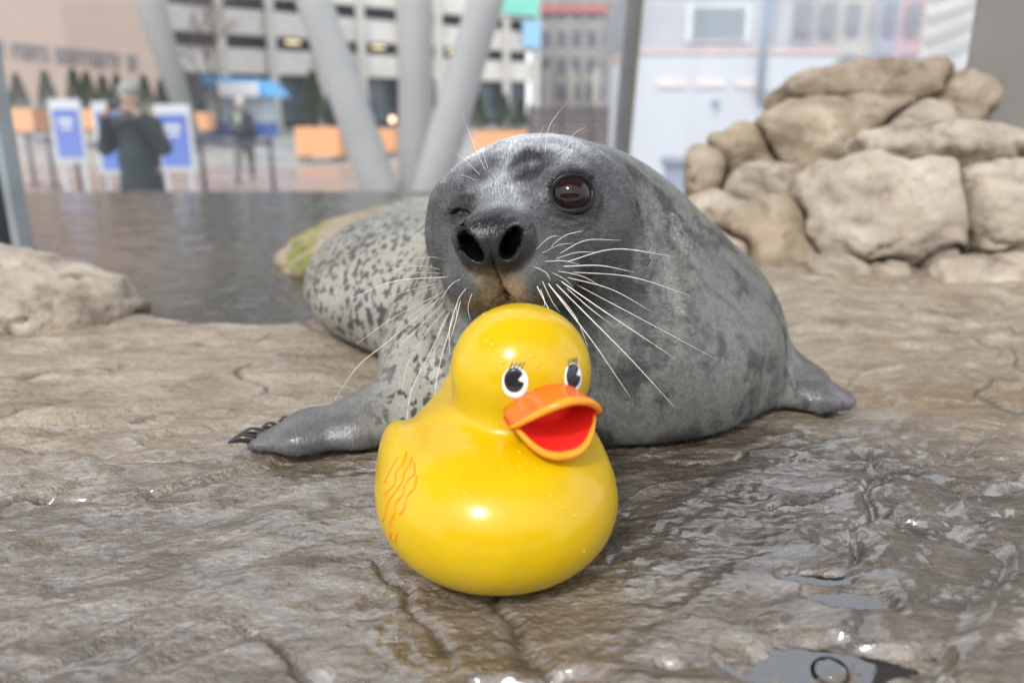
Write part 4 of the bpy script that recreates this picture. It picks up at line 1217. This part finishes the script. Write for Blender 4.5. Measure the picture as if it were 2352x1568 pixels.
# colour zones of the coat, stored per point
def zones(P, q):
    a = np.abs(q[:, 1])
    nz = fbm(P, 55, 3, 7)
    inhead = sstep(.185, .070, np.linalg.norm(q - np.array([.045, 0, .0]), axis=1) + nz * .05)
    inhead = np.maximum(inhead, sstep(-.09, -.02, q[:, 0]) * sstep(-.02, .01, q[:, 2]) * (np.linalg.norm(q, axis=1) < .2))
    nose = np.exp(-((np.linalg.norm((q - np.array([.126, 0, -.005])) / np.array([.026, .0330, .0270]), axis=1)) ** 4)) 
    lip = sstep(-.020, -.046, q[:, 2] + nz * .016) * sstep(.026, .010, a + nz * .006) * sstep(.085, .105, q[:, 0])
    lip = np.maximum(lip, .45 * sstep(-.044, -.052, q[:, 2]) * sstep(.05, .03, a) * sstep(.07, .09, q[:, 0]))
    dark = nose * 1.0
    for s in (-1, 1):
        ax, r, u = eye_axes(s)
        v = q - EYEC[s]
        rr = np.sqrt(((v @ r) / 1.12) ** 2 + (v @ u) ** 2)
        fr = sstep(-.01, .008, v @ ax)
        dark = np.maximum(dark, fr * np.exp(-(np.maximum(rr - (.0150 if s > 0 else .010), 0) / .0055) ** 2))
        dark = np.maximum(dark, .72 * fr * np.exp(-(((v @ r) * 1.0) / .040) ** 2 - (((v @ u) + .004) / .026) ** 2) * (.75 + 1.2 * nz))
        br = np.linalg.norm((q - np.array([.052, .020 * s, .040])) / np.array([.030, .019, .020]), axis=1)
        dark = np.maximum(dark, (1.15 if s > 0 else .6) * np.exp(-br ** 4) * (.85 + 1.6 * nz))
    pad = np.exp(-(np.linalg.norm((np.stack([q[:, 0], a, q[:, 2]], 1) - np.array([.095, .042, -.036])) / np.array([.045, .030, .028]), axis=1)) ** 3) * .62
    dark = np.maximum(dark, pad * (.8 + nz))
    chk = np.exp(-(np.linalg.norm((np.stack([q[:, 0], a, q[:, 2]], 1) - np.array([.035, .07, -.015])) / np.array([.055, .035, .04]), axis=1)) ** 3) * .35
    dark = np.maximum(dark, chk * (.9 + nz))
    black = np.clip(nose * .85, 0, 1)
    t = np.array([.1255, .0160, -.0065])
    nq = (np.stack([q[:, 0], a, q[:, 2]], 1) - t) @ rotx(R(-33))
    black = np.maximum(black, sstep(1.25, .85, np.linalg.norm(nq / np.array([.022, .0090, .0162]), axis=1)))
    hole = sstep(1.12, .98, np.linalg.norm(nq / np.array([.030, .0068, .0136]), axis=1))
    ax, r, u = eye_axes(1); v = q - EYEC[1]; rr = np.sqrt(((v @ r) / 1.12) ** 2 + (v @ u) ** 2)
    black = np.maximum(black, .85 * sstep(.0225, .0185, rr) * sstep(-.004, .004, v @ ax))
    ax, r, u = eye_axes(-1); v = q - EYEC[-1]
    black = np.maximum(black, .8 * np.exp(-((v @ r) / .014) ** 4 - (((v @ u) + .003) / .005) ** 2) * (v @ ax > 0))
    black = np.maximum(black, np.exp(-(q[:, 1] / .0018) ** 2) * (q[:, 2] < -.012) * (q[:, 0] > .09) * .9)
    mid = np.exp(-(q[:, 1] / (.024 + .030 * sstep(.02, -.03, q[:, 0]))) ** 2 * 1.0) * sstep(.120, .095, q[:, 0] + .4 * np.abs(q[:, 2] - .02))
    sheen = inhead * np.maximum(mid * sstep(-.008, .014, q[:, 2]), sstep(.030, .056, q[:, 2] + nz * .01)) * (.85 + .9 * nz)  # silvery forehead fur, with the sky's sheen painted in
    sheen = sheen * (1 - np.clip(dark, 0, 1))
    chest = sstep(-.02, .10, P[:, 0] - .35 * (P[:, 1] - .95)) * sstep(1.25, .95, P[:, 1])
    flip = np.maximum(sstep(.12, .02, P[:, 2]) * sstep(-.10, -.16, P[:, 0]) * sstep(.90, .84, P[:, 1]), sstep(.30, .32, P[:, 0]) * sstep(.10, .05, P[:, 2]))
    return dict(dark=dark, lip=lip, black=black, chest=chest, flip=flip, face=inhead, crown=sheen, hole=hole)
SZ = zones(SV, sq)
def set_attrs(o, Z):
    for k, v in Z.items():
        at = o.data.attributes.new(k, 'FLOAT', 'POINT'); at.data.foreach_set('value', np.clip(v, 0, 1).astype(np.float32))

def coat(name, fur):
    m = M(name, .5, .16)
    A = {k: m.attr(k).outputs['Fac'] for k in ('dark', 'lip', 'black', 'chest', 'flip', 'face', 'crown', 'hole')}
    n1 = m.noise(9, 4); n2 = m.noise(40, 4, .6)
    base = m.ramp(n1, [(.3, (.205, .200, .170)), (.7, (.315, .305, .265))])
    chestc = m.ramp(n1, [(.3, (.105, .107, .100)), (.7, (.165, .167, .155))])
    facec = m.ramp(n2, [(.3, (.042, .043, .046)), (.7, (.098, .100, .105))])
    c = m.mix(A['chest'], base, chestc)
    # ringed dark spots that run with the hair
    sp1 = m.noise(118, 2.5, .5, m.co((1.0, .62, .72), (0, 0, R(18)))); sp2 = m.noise(30, 3, .6, m.co((1, .7, .8)))
    cl = m.noise(7.5, 2)
    spot = m.math('MULTIPLY', m.mr(m.math('ADD', sp1, m.mr(cl, .3, .7, -.07, .07)), .515, .575), .9)
    blot = m.mr(m.math('ADD', sp2, m.mr(cl, .3, .7, -.05, .06)), .50, .62)
    spot = m.math('MULTIPLY', spot, m.math('SUBTRACT', 1.0, A['flip']))
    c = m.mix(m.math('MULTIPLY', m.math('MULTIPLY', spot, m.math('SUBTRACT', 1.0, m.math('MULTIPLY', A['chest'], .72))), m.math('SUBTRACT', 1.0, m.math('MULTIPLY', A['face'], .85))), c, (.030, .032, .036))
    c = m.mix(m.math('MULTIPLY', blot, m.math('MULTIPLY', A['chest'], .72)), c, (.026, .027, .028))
    c = m.mix(A['flip'], c, m.ramp(n2, [(.3, (.060, .058, .061)), (.7, (.112, .110, .114))]))
    c = m.mix(m.math('MULTIPLY', A['face'], .9), c, facec)
    c = m.mix(m.math('MULTIPLY', A['face'], m.mr(sp2, .54, .68, 0, .6)), c, (.035, .036, .040))
    c = m.mix(m.math('MULTIPLY', A['crown'], .9), c, m.ramp(n2, [(.3, (.30, .32, .345)), (.7, (.58, .60, .63))]))  # pale crown fur plus sky sheen put into the colour
    c = m.mix(A['dark'], c, (.020, .019, .020))
    c = m.mix(A['lip'], c, m.ramp(n2, [(.35, (.16, .105, .055)), (.65, (.34, .25, .155))]))
    c = m.mix(A['black'], c, (.004, .004, .0045))
    # single hairs, lighter and darker
    hs = m.noise(420, 2, .5, m.co((1, .45, .6)))
    c = m.mix(.30, c, m.mix(hs, (.12, .12, .12), (1, 1, 1)), 'OVERLAY')
    if fur:
        c = m.mix(1.0, c, m.ramp(m.attr('hair').outputs['Fac'], [(0, (.30, .30, .31)), (.55, (1, 1, 1)), (1, (2.3, 2.3, 2.35))]), 'MULTIPLY')
    m.color(c)
    m.rough(m.math('SUBTRACT', m.mr(n2, .3, .7, .27, .42), m.math('MULTIPLY', A['black'], .02)))
    if not fur:
        m.bump(m.math('ADD', m.noise(520, 2, .5, m.co((1, .35, .6))), m.math('MULTIPLY', n2, .6)), .35, .0022)
    m.set(m.b.inputs['Specular IOR Level'], m.math('MULTIPLY', m.math('ADD', m.math('MULTIPLY', A['black'], .12), m.math('ADD', .30, m.math('ADD', m.math('MULTIPLY', A['flip'], .35), m.math('MULTIPLY', A['crown'], .30)))), m.math('SUBTRACT', 1.0, A['hole'])))
    return m.m
seal_o = empty('harbour_seal', (.05, 1.0, 0))
tag(seal_o, 'spotted grey seal lying on wet rock, one eye squinting, nose over the duck', 'seal')
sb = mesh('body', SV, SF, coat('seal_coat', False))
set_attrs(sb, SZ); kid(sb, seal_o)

# ---- short lying fur
def fur():
    tri = []
    for f in SF:
        for i in range(1, len(f) - 1): tri.append((f[0], f[i], f[i + 1]))
    tri = np.array(tri)
    A, B, C_ = SV[tri[:, 0]], SV[tri[:, 1]], SV[tri[:, 2]]
    nr = np.cross(B - A, C_ - A); ar = np.linalg.norm(nr, axis=1) * .5
    cen = (A + B + C_) / 3
    nrm = sn[tri].mean(1); nrm /= np.maximum(np.linalg.norm(nrm, axis=1, keepdims=True), 1e-9)
    face = ((cen - CAM - np.array([0, -.1, .1])) * nrm).sum(1) < .25        # leave out what lies well turned away
    q = (cen - HO) @ HM
    hw = sstep(.21, .11, np.linalg.norm(q - np.array([.03, 0, 0]), axis=1))
    hd = rng.random(len(hw)) < hw
    w = ar * (1 + 6 * hw) * face * (cen[:, 2] > .004) * (cen[:, 1] < 1.5)
    w = w * (1 - .9 * np.clip(SZ['black'][tri[:, 0]], 0, 1))
    N = 230000
    pick = rng.choice(len(tri), N, p=w / w.sum())
    u, v = rng.random(N), rng.random(N); fl = u + v > 1; u[fl], v[fl] = 1 - u[fl], 1 - v[fl]
    P0 = A[pick] + u[:, None] * (B[pick] - A[pick]) + v[:, None] * (C_[pick] - A[pick])
    n = nrm[pick]; h = hd[pick]
    # direction: away from the nose on the head, towards the tail on the body
    qq = (P0 - HO) @ HM
    hdir = (qq - np.array([.15, 0, -.01])); hdir[:, 0] -= .04; hdir = hdir @ HM.T
    bdir = np.tile(np.array([-.45, .85, -.25]), (N, 1))
    arm = (P0[:, 2] < .11) & (P0[:, 0] < -.10) & (P0[:, 1] < .88)
    bdir[arm] = np.array([-1, .0, -.25])
    k = sstep(.06, -.12, qq[:, 0])[:, None]
    t = hdir / np.maximum(np.linalg.norm(hdir, axis=1, keepdims=True), 1e-9) * (1 - k) + bdir / 1.0 * k
    t = t + .35 * np.stack([fbm(P0, 30, 2, s) for s in (101, 102, 103)], 1) + .16 * rng.normal(size=(N, 3))
    t = t - (t * n).sum(1, keepdims=True) * n
    t /= np.maximum(np.linalg.norm(t, axis=1, keepdims=True), 1e-9)
    L = np.where(h, .0060, .0075) * rng.uniform(.6, 1.3, N)
    L = L * np.where(qq[:, 0] > .10, .55, 1.0)
    wd = np.where(h, .00020, .00036)
    sd = np.cross(t, n)
    tip = P0 + t * L[:, None] + n * (L * np.where(h, rng.uniform(.08, .24, N), rng.uniform(.03, .11, N)))[:, None]
    b0 = P0 - n * .0004
    V = np.stack([b0 - sd * wd[:, None], b0 + sd * wd[:, None], tip], 1).reshape(-1, 3)
    F = np.arange(3 * N).reshape(-1, 3)
    o = mesh('fur', V, F, coat('seal_fur', True), None, smooth=False)
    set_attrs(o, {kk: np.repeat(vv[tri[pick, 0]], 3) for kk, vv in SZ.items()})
    set_attrs(o, {'hair': np.repeat(np.where(h, rng.random(N), .52 + .30 * (rng.random(N) - .5)), 3)})
    tag(o, kind='stuff')
    return kid(o, seal_o)
fur_o = fur()

# ---- eyes
em = M('seal_eye', .03, .3)
ex = em.attr('rim').outputs['Fac']
em.color(em.mix(em.mr(ex, .0, 1.0), em.ramp(em.noise(160, 4, .6), [(.3, (.0065, .0022, .0026)), (.7, (.018, .006, .006))]), (.006, .004, .004)))
for s in (-1, 1):
    bm = bmesh.new(); bmesh.ops.create_uvsphere(bm, u_segments=48, v_segments=24, radius=EYE_R * (1 if s > 0 else .74))
    V = np.array([v.co[:] for v in bm.verts]); F = [[v.index for v in f.verts] for f in bm.faces]; bm.free()
    ax, r, u = eye_axes(s)
    rim = sstep(.0138, .0162, np.sqrt((V @ r) ** 2 + (V @ u) ** 2))
    V = V + ax * (np.maximum((V @ ax) / EYE_R, 0) ** 3 * .0018)[:, None]
    o = mesh('eye', H2W(V + EYEC[s]), F, em.m)
    at = o.data.attributes.new('rim', 'FLOAT', 'POINT'); at.data.foreach_set('value', rim.astype(np.float32))
    kid(o, seal_o)
    if s > 0:      # wet black rim of the open eye
        rim_p = []
        for k in range(41):
            w = 2 * math.pi * k / 40; cy, cz = math.cos(w), math.sin(w)
            ro = .01585 * (1 + .10 * abs(cy)) * (1 - .07 * max(0, -cz))
            yy, z_ = ro * cy, ro * cz * .94
            xx = math.sqrt(max(0, (EYE_R + .0004) ** 2 - yy * yy - z_ * z_))
            rim_p.append(H2W(EYEC[s] + ax * xx + r * yy + u * z_))
        lid = kid(MB().tube(rim_p, [.0027 + .0009 * math.sin(2 * math.pi * k / 40) ** 2 for k in range(41)], 10, cap=False).build('eyelid', plain('wet_black_skin', (.005, .0045, .005), .42, .25), smooth=True), seal_o)
    if s < 0: tag(o, 'half closed eye showing only as a slit')

# ---- claws
clm = plain('claw_horn', (.018, .016, .015), .32, .5)
for (x0, y0, x1, y1, d) in ((588, 1010, 524, 1016, .742), (612, 996, 546, 999, .752), (640, 985, 600, 983, .772), (672, 972, 640, 968, .790), (700, 964, 682, 958, .806)):
    a, b = pt(x0, y0, d), pt(x1, y1, d - .002)
    m_ = (a + b) / 2 + np.array([0, 0, .003])
    kid(MB().tube(spline([a, m_, b], 5), [.0048] * 5 + [.0044, .004, .0034, .0026, .0018, .0008], 8).build('claw', clm, smooth=True), seal_o)

# ---- whiskers
whm = M('whisker_horn', .28, .6)
whm.color(whm.ramp(whm.noise(60, 2), [(.3, (.60, .57, .48)), (.7, (.80, .78, .70))]))
WR = [[(1284, 583), (1346, 552), (1425, 552)], [(1303, 601), (1412, 572), (1540, 588)], [(1292, 612), (1378, 610), (1455, 625)], [(1314, 625), (1450, 636), (1586, 679)],
      [(1279, 622), (1336, 634), (1387, 661)], [(1302, 637), (1403, 664), (1496, 715)], [(1319, 651), (1457, 724), (1648, 826)], [(1287, 645), (1393, 718), (1549, 822)],
      [(1276, 651), (1362, 737), (1450, 826), (1549, 934)], [(1257, 648), (1308, 715), (1370, 797), (1448, 912)], [(1245, 644), (1267, 690), (1286, 718)], [(1241, 663), (1251, 693), (1246, 712)],
      [(1264, 568), (1298, 541), (1340, 530)], [(1243, 583), (1283, 563), (1321, 558)], [(1275, 595), (1324, 580), (1371, 579)], [(1249, 601), (1292, 599), (1330, 607)], [(1229, 575), (1260, 547), (1283, 541)],
      [(1262, 655), (1320, 725), (1352, 800)], [(1300, 660), (1360, 712), (1405, 745)], [(1225, 612), (1254, 626), (1264, 646)], [(1268, 626), (1298, 642), (1317, 661)], [(1232, 655), (1262, 712), (1300, 770)]]
WL = [[(1017, 619), (947, 611), (873, 634)], [(1033, 636), (906, 646), (800, 689)], [(1013, 650), (931, 669), (863, 697)], [(1017, 654), (960, 675), (919, 703)], [(1011, 675), (906, 728), (816, 792)],
      [(1017, 679), (890, 785), (820, 843), (765, 923)], [(1025, 708), (976, 769), (937, 835), (923, 892)], [(1033, 716), (988, 810), (943, 904), (931, 1019)], [(1044, 724), (1017, 810), (1000, 892), (996, 993)],
      [(1017, 628), (947, 626), (914, 626)], [(1025, 599), (1000, 591), (960, 593)], [(1008, 687), (947, 753), (900, 794)], [(1050, 695), (1033, 753), (1033, 814)], [(1016, 703), (984, 736), (963, 781)],
      [(1028, 718), (1000, 790), (996, 863)], [(1060, 640), (1035, 655), (1005, 700)], [(1072, 660), (1052, 690), (1048, 730)], [(1085, 672), (1075, 705), (1080, 735)], [(1058, 690), (1046, 740), (1028, 800)],
      [(1022, 665), (960, 715), (905, 745)], [(1022, 690), (955, 760), (880, 830)]]
WB = [[(1104, 404), (1071, 370), (1033, 341)], [(1115, 392), (1096, 351), (1062, 262)], [(1121, 389), (1109, 351), (1091, 322)], [(1096, 417), (1074, 406), (1047, 402)],
      [(1252, 352), (1262, 290), (1306, 230)], [(1300, 345), (1316, 310), (1346, 291)], [(1236, 352), (1238, 315), (1250, 290)], [(1070, 492), (1072, 510), (1076, 530)]]
for grp, dz, r0 in ((WR, -.025, .00052), (WL, -.055, .00052), (WB, .0, .00032)):
    for k, px in enumerate(grp):
        root = hit(seal, *px[0], .4, 1.2)
        if root is None: root = pt(*px[0], .64)
        d0 = float((root - CAM) @ FWD) + .0015
        L = np.cumsum([0] + [math.dist(px[i], px[i + 1]) for i in range(len(px) - 1)])
        lift = -.012 if grp is not WB else -.004
        pts = [pt(x, y, d0 + dz * (l / 320) + (lift if i else 0) * (1 if i else 0)) for i, ((x, y), l) in enumerate(zip(px, L))]
        cv = spline(pts, 8)
        big = min(1.0, .45 + L[-1] / 420)
        rk = rng.uniform(.72, 1.15)
        rd = [rk * r0 * big * (1 - .82 * (i / (len(cv) - 1)) ** 1.6) for i in range(len(cv))]
        kid(MB().tube(cv, rd, 5).build('whisker', whm.m, smooth=True), seal_o)

# ================================================================== THE DUCK
DTH, DTH2 = R(13), R(24)                            # the head turns further than the body
DF = np.array([math.sin(DTH), -math.cos(DTH), 0]); DR = np.array([math.cos(DTH), math.sin(DTH), 0]); DZ = np.array([0, 0, 1.])
DM = np.stack([DF, DR, DZ], 1)
DB = np.array([-.0125, .527, -.003])                # middle of the base
HC = pt(1196, 851, .566)
DH = (HC - DB) @ DM                                 # head centre in the duck
DM2 = np.stack([np.array([math.sin(DTH2), -math.cos(DTH2), 0]), np.array([math.cos(DTH2), math.sin(DTH2), 0]), DZ], 1)
def duck_l(q):
    a = np.abs(q[:, 1]); s = np.stack([q[:, 0], a, q[:, 2]], 1)
    d = ell(q, (.000, 0, .050), (.090, .0795, .052))
    d = smin(d, ell(q, (.012, 0, .045), (.080, .0780, .052)), .03)
    d = smin(d, cone(q, (-.045, 0, .060), (-.104, 0, .104), .046, .016), .045)
    wing = ell(s, (-.018, .0655, .060), (.052, .0165, .034))
    rel = .0011 * np.sin((q[:, 0] * .8 + q[:, 2] * .6) * 620)
    d = smin(d, wing + .0, .010)
    d = smax(d, -(q[:, 2] - .0035), .010)
    hd = ell(q, DH, (.0490, .0500, .0480))
    d = smin(d, cone(q, DH * [.6, 0, .8] + [0, DH[1] * .6, 0], DH * [.9, 1, 1], .031, .026), .020)
    d = smin(d, hd, .013)
    return d
def duck(P): return duck_l((P - DB) @ DM)
KV, KF = nets(duck, (-.16, .40, -.01), (.13, .70, .20), .004)
KV = project(duck, KV, 3)
dk = M('yellow_vinyl', .2, .34)
dn = dk.noise(14, 4, .6); sc = dk.noise(120, 3, .7, dk.co((1, 3, 1)))
cc = dk.ramp(dn, [(.3, (.50, .318, .0006)), (.7, (.57, .376, .0012))])
cc = dk.mix(dk.mr(sc, .64, .74, 0, .35), cc, (.42, .26, .02))
dk.color(cc)
dk.rough(dk.mr(dk.noise(22, 4), .3, .7, .14, .32))
dk.b.inputs['Subsurface Weight'].default_value = .12; dk.b.inputs['Subsurface Radius'].default_value = (.012, .006, .001); dk.b.inputs['Subsurface Scale'].default_value = .5
dk.bump(dk.noise(45, 3), .05, .003)
duck_o = empty('rubber_duck', DB)
tag(duck_o, 'big shiny yellow rubber duck with open orange bill under the seal\'s chin', 'rubber duck')
kid(mesh('body', KV, KF, dk.m), duck_o)
def D2W(q): return HC + np.asarray(q, float) @ DM2.T   # from the head's own frame

# ---- bill: an arched upper half and a spoon below, both hollow
orange = M('orange_vinyl', .24, .5); orange.color(orange.ramp(orange.noise(30, 3), [(.3, (.76, .110, .010)), (.7, (.85, .165, .014))]))
amber = M('amber_rim', .25, .5); amber.color(amber.ramp(amber.noise(40, 3), [(.3, (.82, .23, .008)), (.7, (.88, .33, .012))]))
red = M('red_mouth', .34, .5); red.color(red.ramp(red.noise(30, 3), [(.3, (.70, .012, .010)), (.7, (.82, .025, .018))]))
BZ = -.0115                                   # height of the gape
BX = .035
def upper(a, t, thick):
    """a -1..1 across, t 0..1 root to lip"""
    w = .0325 * (1 - .06 * (1 - t))
    y = a * w
    x = BX + (.002 + .036 * t) * math.sqrt(max(0, 1 - .80 * a * a)) + .004
    z = BZ - .001 + (.0185 - .0055 * t) * (1 - abs(a) ** 2.2) + .0050 * t * t * (1 - a * a) - thick
    return (x, y, z - .002 * abs(a) * t)
def lower(a, t, thick):
    w = .0298
    y = a * w
    x = BX + (.000 + .033 * t) * math.sqrt(max(0, 1 - .82 * a * a)) + .004
    z = BZ - .003 - .0200 * (1 - abs(a) ** 2.8) * (.50 + .50 * t) - .003 * t + thick
    return (x, y, z)
def sheet(fn, th0, th1, name_out, m_out, name_in, m_in, name_rim):
    na, nt = 33, 13
    def grid(th):
        return [fn(-1 + 2 * i / (na - 1), j / (nt - 1), th) for j in range(nt) for i in range(na)]
    F = [[j * na + i, j * na + i + 1, (j + 1) * na + i + 1, (j + 1) * na + i] for j in range(nt - 1) for i in range(na - 1)]
    A, B = grid(th0), grid(th1)
    o = kid(mesh(name_out, D2W(A), F, m_out), duck_o)
    sm = o.modifiers.new('solid', 'SOLIDIFY'); sm.thickness = .0012; sm.offset = 0
    o2 = kid(mesh(name_in, D2W(B), F, m_in), duck_o)
    sm = o2.modifiers.new('solid', 'SOLIDIFY'); sm.thickness = .0010; sm.offset = 0
    lip = [D2W((np.array(A[(nt - 1) * na + i]) + np.array(B[(nt - 1) * na + i])) / 2) for i in range(na)]
    rd = [.0030 * (.55 + .45 * math.sin(math.pi * i / (na - 1))) for i in range(na)]
    kid(MB().tube(lip, rd, 10).build(name_rim, amber.m, smooth=True), duck_o)
bm = bmesh.new(); bmesh.ops.create_uvsphere(bm, u_segments=32, v_segments=16, radius=1)
tv = np.array([v.co[:] for v in bm.verts]) * [.0165, .028, .0175] + [BX - .0040, 0, BZ - .003]; tf = [[v.index for v in f.verts] for f in bm.faces]; bm.free()
kid(mesh('throat', D2W(tv), tf, red.m), duck_o)
sheet(upper, 0, .0042, 'upper_bill', orange.m, 'palate', red.m, 'bill_rim')
sheet(lower, 0, .0042, 'lower_bill', orange.m, 'tongue', red.m, 'bill_rim')

# ---- painted eyes, laid on the head as thin raised shapes
white = plain('white_paint', (.80, .79, .76), .3, .5, vary=.04)
black = plain('black_paint', (.010, .010, .012), .15, .6)
def on_duck(P, lift):
    P = project(duck, np.asarray(P, float), 4, .01)
    g = grad(duck, P); g /= np.linalg.norm(g, axis=1, keepdims=True)
    return P + g * lift
def decal(name, cpx, pts2, mat, lift, parent):
    c = hit(duck, *cpx); g = unit(grad(duck, c[None])[0])
    up = unit(DZ - g * g[2]); rt = np.cross(up, g)
    P = [c] + [c + rt * x + up * y for x, y in pts2]
    n = len(pts2); V, F = [np.array(P[0])], []
    rings = 5
    for k in range(1, rings + 1):
        V += [P[0] + (p - P[0]) * k / rings for p in P[1:]]
    for k in range(rings):
        for i in range(n):
            j = (i + 1) % n
            if k == 0: F.append([0, 1 + i, 1 + j])
            else: F.append([1 + (k - 1) * n + i, 1 + k * n + i, 1 + k * n + j, 1 + (k - 1) * n + j])
    V = on_duck(np.array(V), lift)
    o = mesh(name, V, F, mat)
    sm = o.modifiers.new('solid', 'SOLIDIFY'); sm.thickness = .0005; sm.offset = 0
    if parent.type == 'EMPTY': kid(o, parent)
    else: o.parent = parent; o.matrix_parent_inverse = parent.matrix_basis.inverted()
    return o, c, rt, up
def oval(rx, ry, ox=0, oy=0, a0=0, a1=360, n=36):
    return [(ox + rx * math.cos(R(a0 + (a1 - a0) * k / n)), oy + ry * math.sin(R(a0 + (a1 - a0) * k / n))) for k in range(n if a1 - a0 == 360 else n + 1)]
for cpx, k in (((1183, 879), 1.0), ((1318, 869), 1.0)):
    rx, ry = .0087 * k, .0109
    w_, c, rt, up = decal('eye', cpx, oval(rx, ry), white, .0003, duck_o)
    # pupil with a wedge of white cut out of it
    pts2 = oval(.0066, .0080, -.0006, .0020, 32, 348, 40) + [(.0004, .0026)]
    decal('pupil', cpx, pts2, black, .0009, w_)
    for i in range(4):
        x0 = -.0040 + .0026 * i
        cv = [(x0, .0092 - .15 * abs(x0)), (x0 + .0014, .0118), (x0 + .0022 + .0004 * i, .0150 - .0003 * i)]
        P = on_duck(np.array([c + rt * x + up * y for x, y in cv]), .0006)
        o = MB().tube(spline(P, 5), [.00042] * 5 + [.0004, .00034, .00028, .0002, .00012, .00006], 5).build('eyelash', black, smooth=True)
        o.parent = w_
# ---- wavy orange feather lines on the wing
fl_m = plain('orange_line', (.86, .17, .008), .3, .5)
def c5(x, y): return (826.9 + .4571 * x, 679.9 + .4571 * y)
LN = [[(190, 810), (165, 850), (150, 880), (135, 910), (125, 940)], [(235, 785), (215, 840), (180, 890), (175, 940), (150, 970), (125, 1000)],
      [(262, 810), (248, 850), (220, 890), (215, 925), (180, 980), (140, 1040), (125, 1100), (118, 1130)],
      [(272, 840), (275, 890), (245, 920), (222, 960), (215, 1000), (180, 1040), (175, 1090), (155, 1130), (155, 1190), (150, 1215)],
      [(285, 900), (275, 960), (235, 1010), (225, 1060), (200, 1100)], [(190, 1185), (178, 1230)]]
for ln in LN:
    P = [hit(duck, *c5(*p)) for p in ln]
    P = [p for p in P if p is not None]
    if len(P) < 2: continue
    P = on_duck(np.array(spline(P, 5)), .0001)
    kid(MB().tube(list(P), .00050, 6).build('feather_line', fl_m, smooth=True), duck_o)

# ---- beads of water on the duck
wd = M('water_bead', .02, .6, (.66, .42, .01))
bm = bmesh.new(); bmesh.ops.create_icosphere(bm, subdivisions=2, radius=1); iv = np.array([v.co[:] for v in bm.verts]); jf = [[v.index for v in f.verts] for f in bm.faces]; bm.free()
beads = MB(); rb = random.Random(11)
spots = [(rb.gauss(1190, 28), rb.gauss(826, 14)) for _ in range(9)] + [(rb.gauss(1225, 40), rb.gauss(1062, 22)) for _ in range(9)] + [(rb.uniform(930, 1360), rb.uniform(1080, 1300)) for _ in range(12)] + [(rb.uniform(1090, 1300), rb.uniform(715, 820)) for _ in range(10)]
for sx, sy in spots:
    p = hit(duck, sx, sy)
    if p is None: continue
    g = unit(grad(duck, p[None])[0]); rr = rb.uniform(.0005, .0015)
    t1 = unit(np.cross(g, [0, 0, 1])); t2 = np.cross(g, t1)
    beads.add(p + rr * (iv[:, :1] * t1 + iv[:, 1:2] * t2 + .55 * iv[:, 2:] * g), jf)
tag(kid(beads.build('water_beads', wd.m, smooth=True), duck_o), kind='stuff')
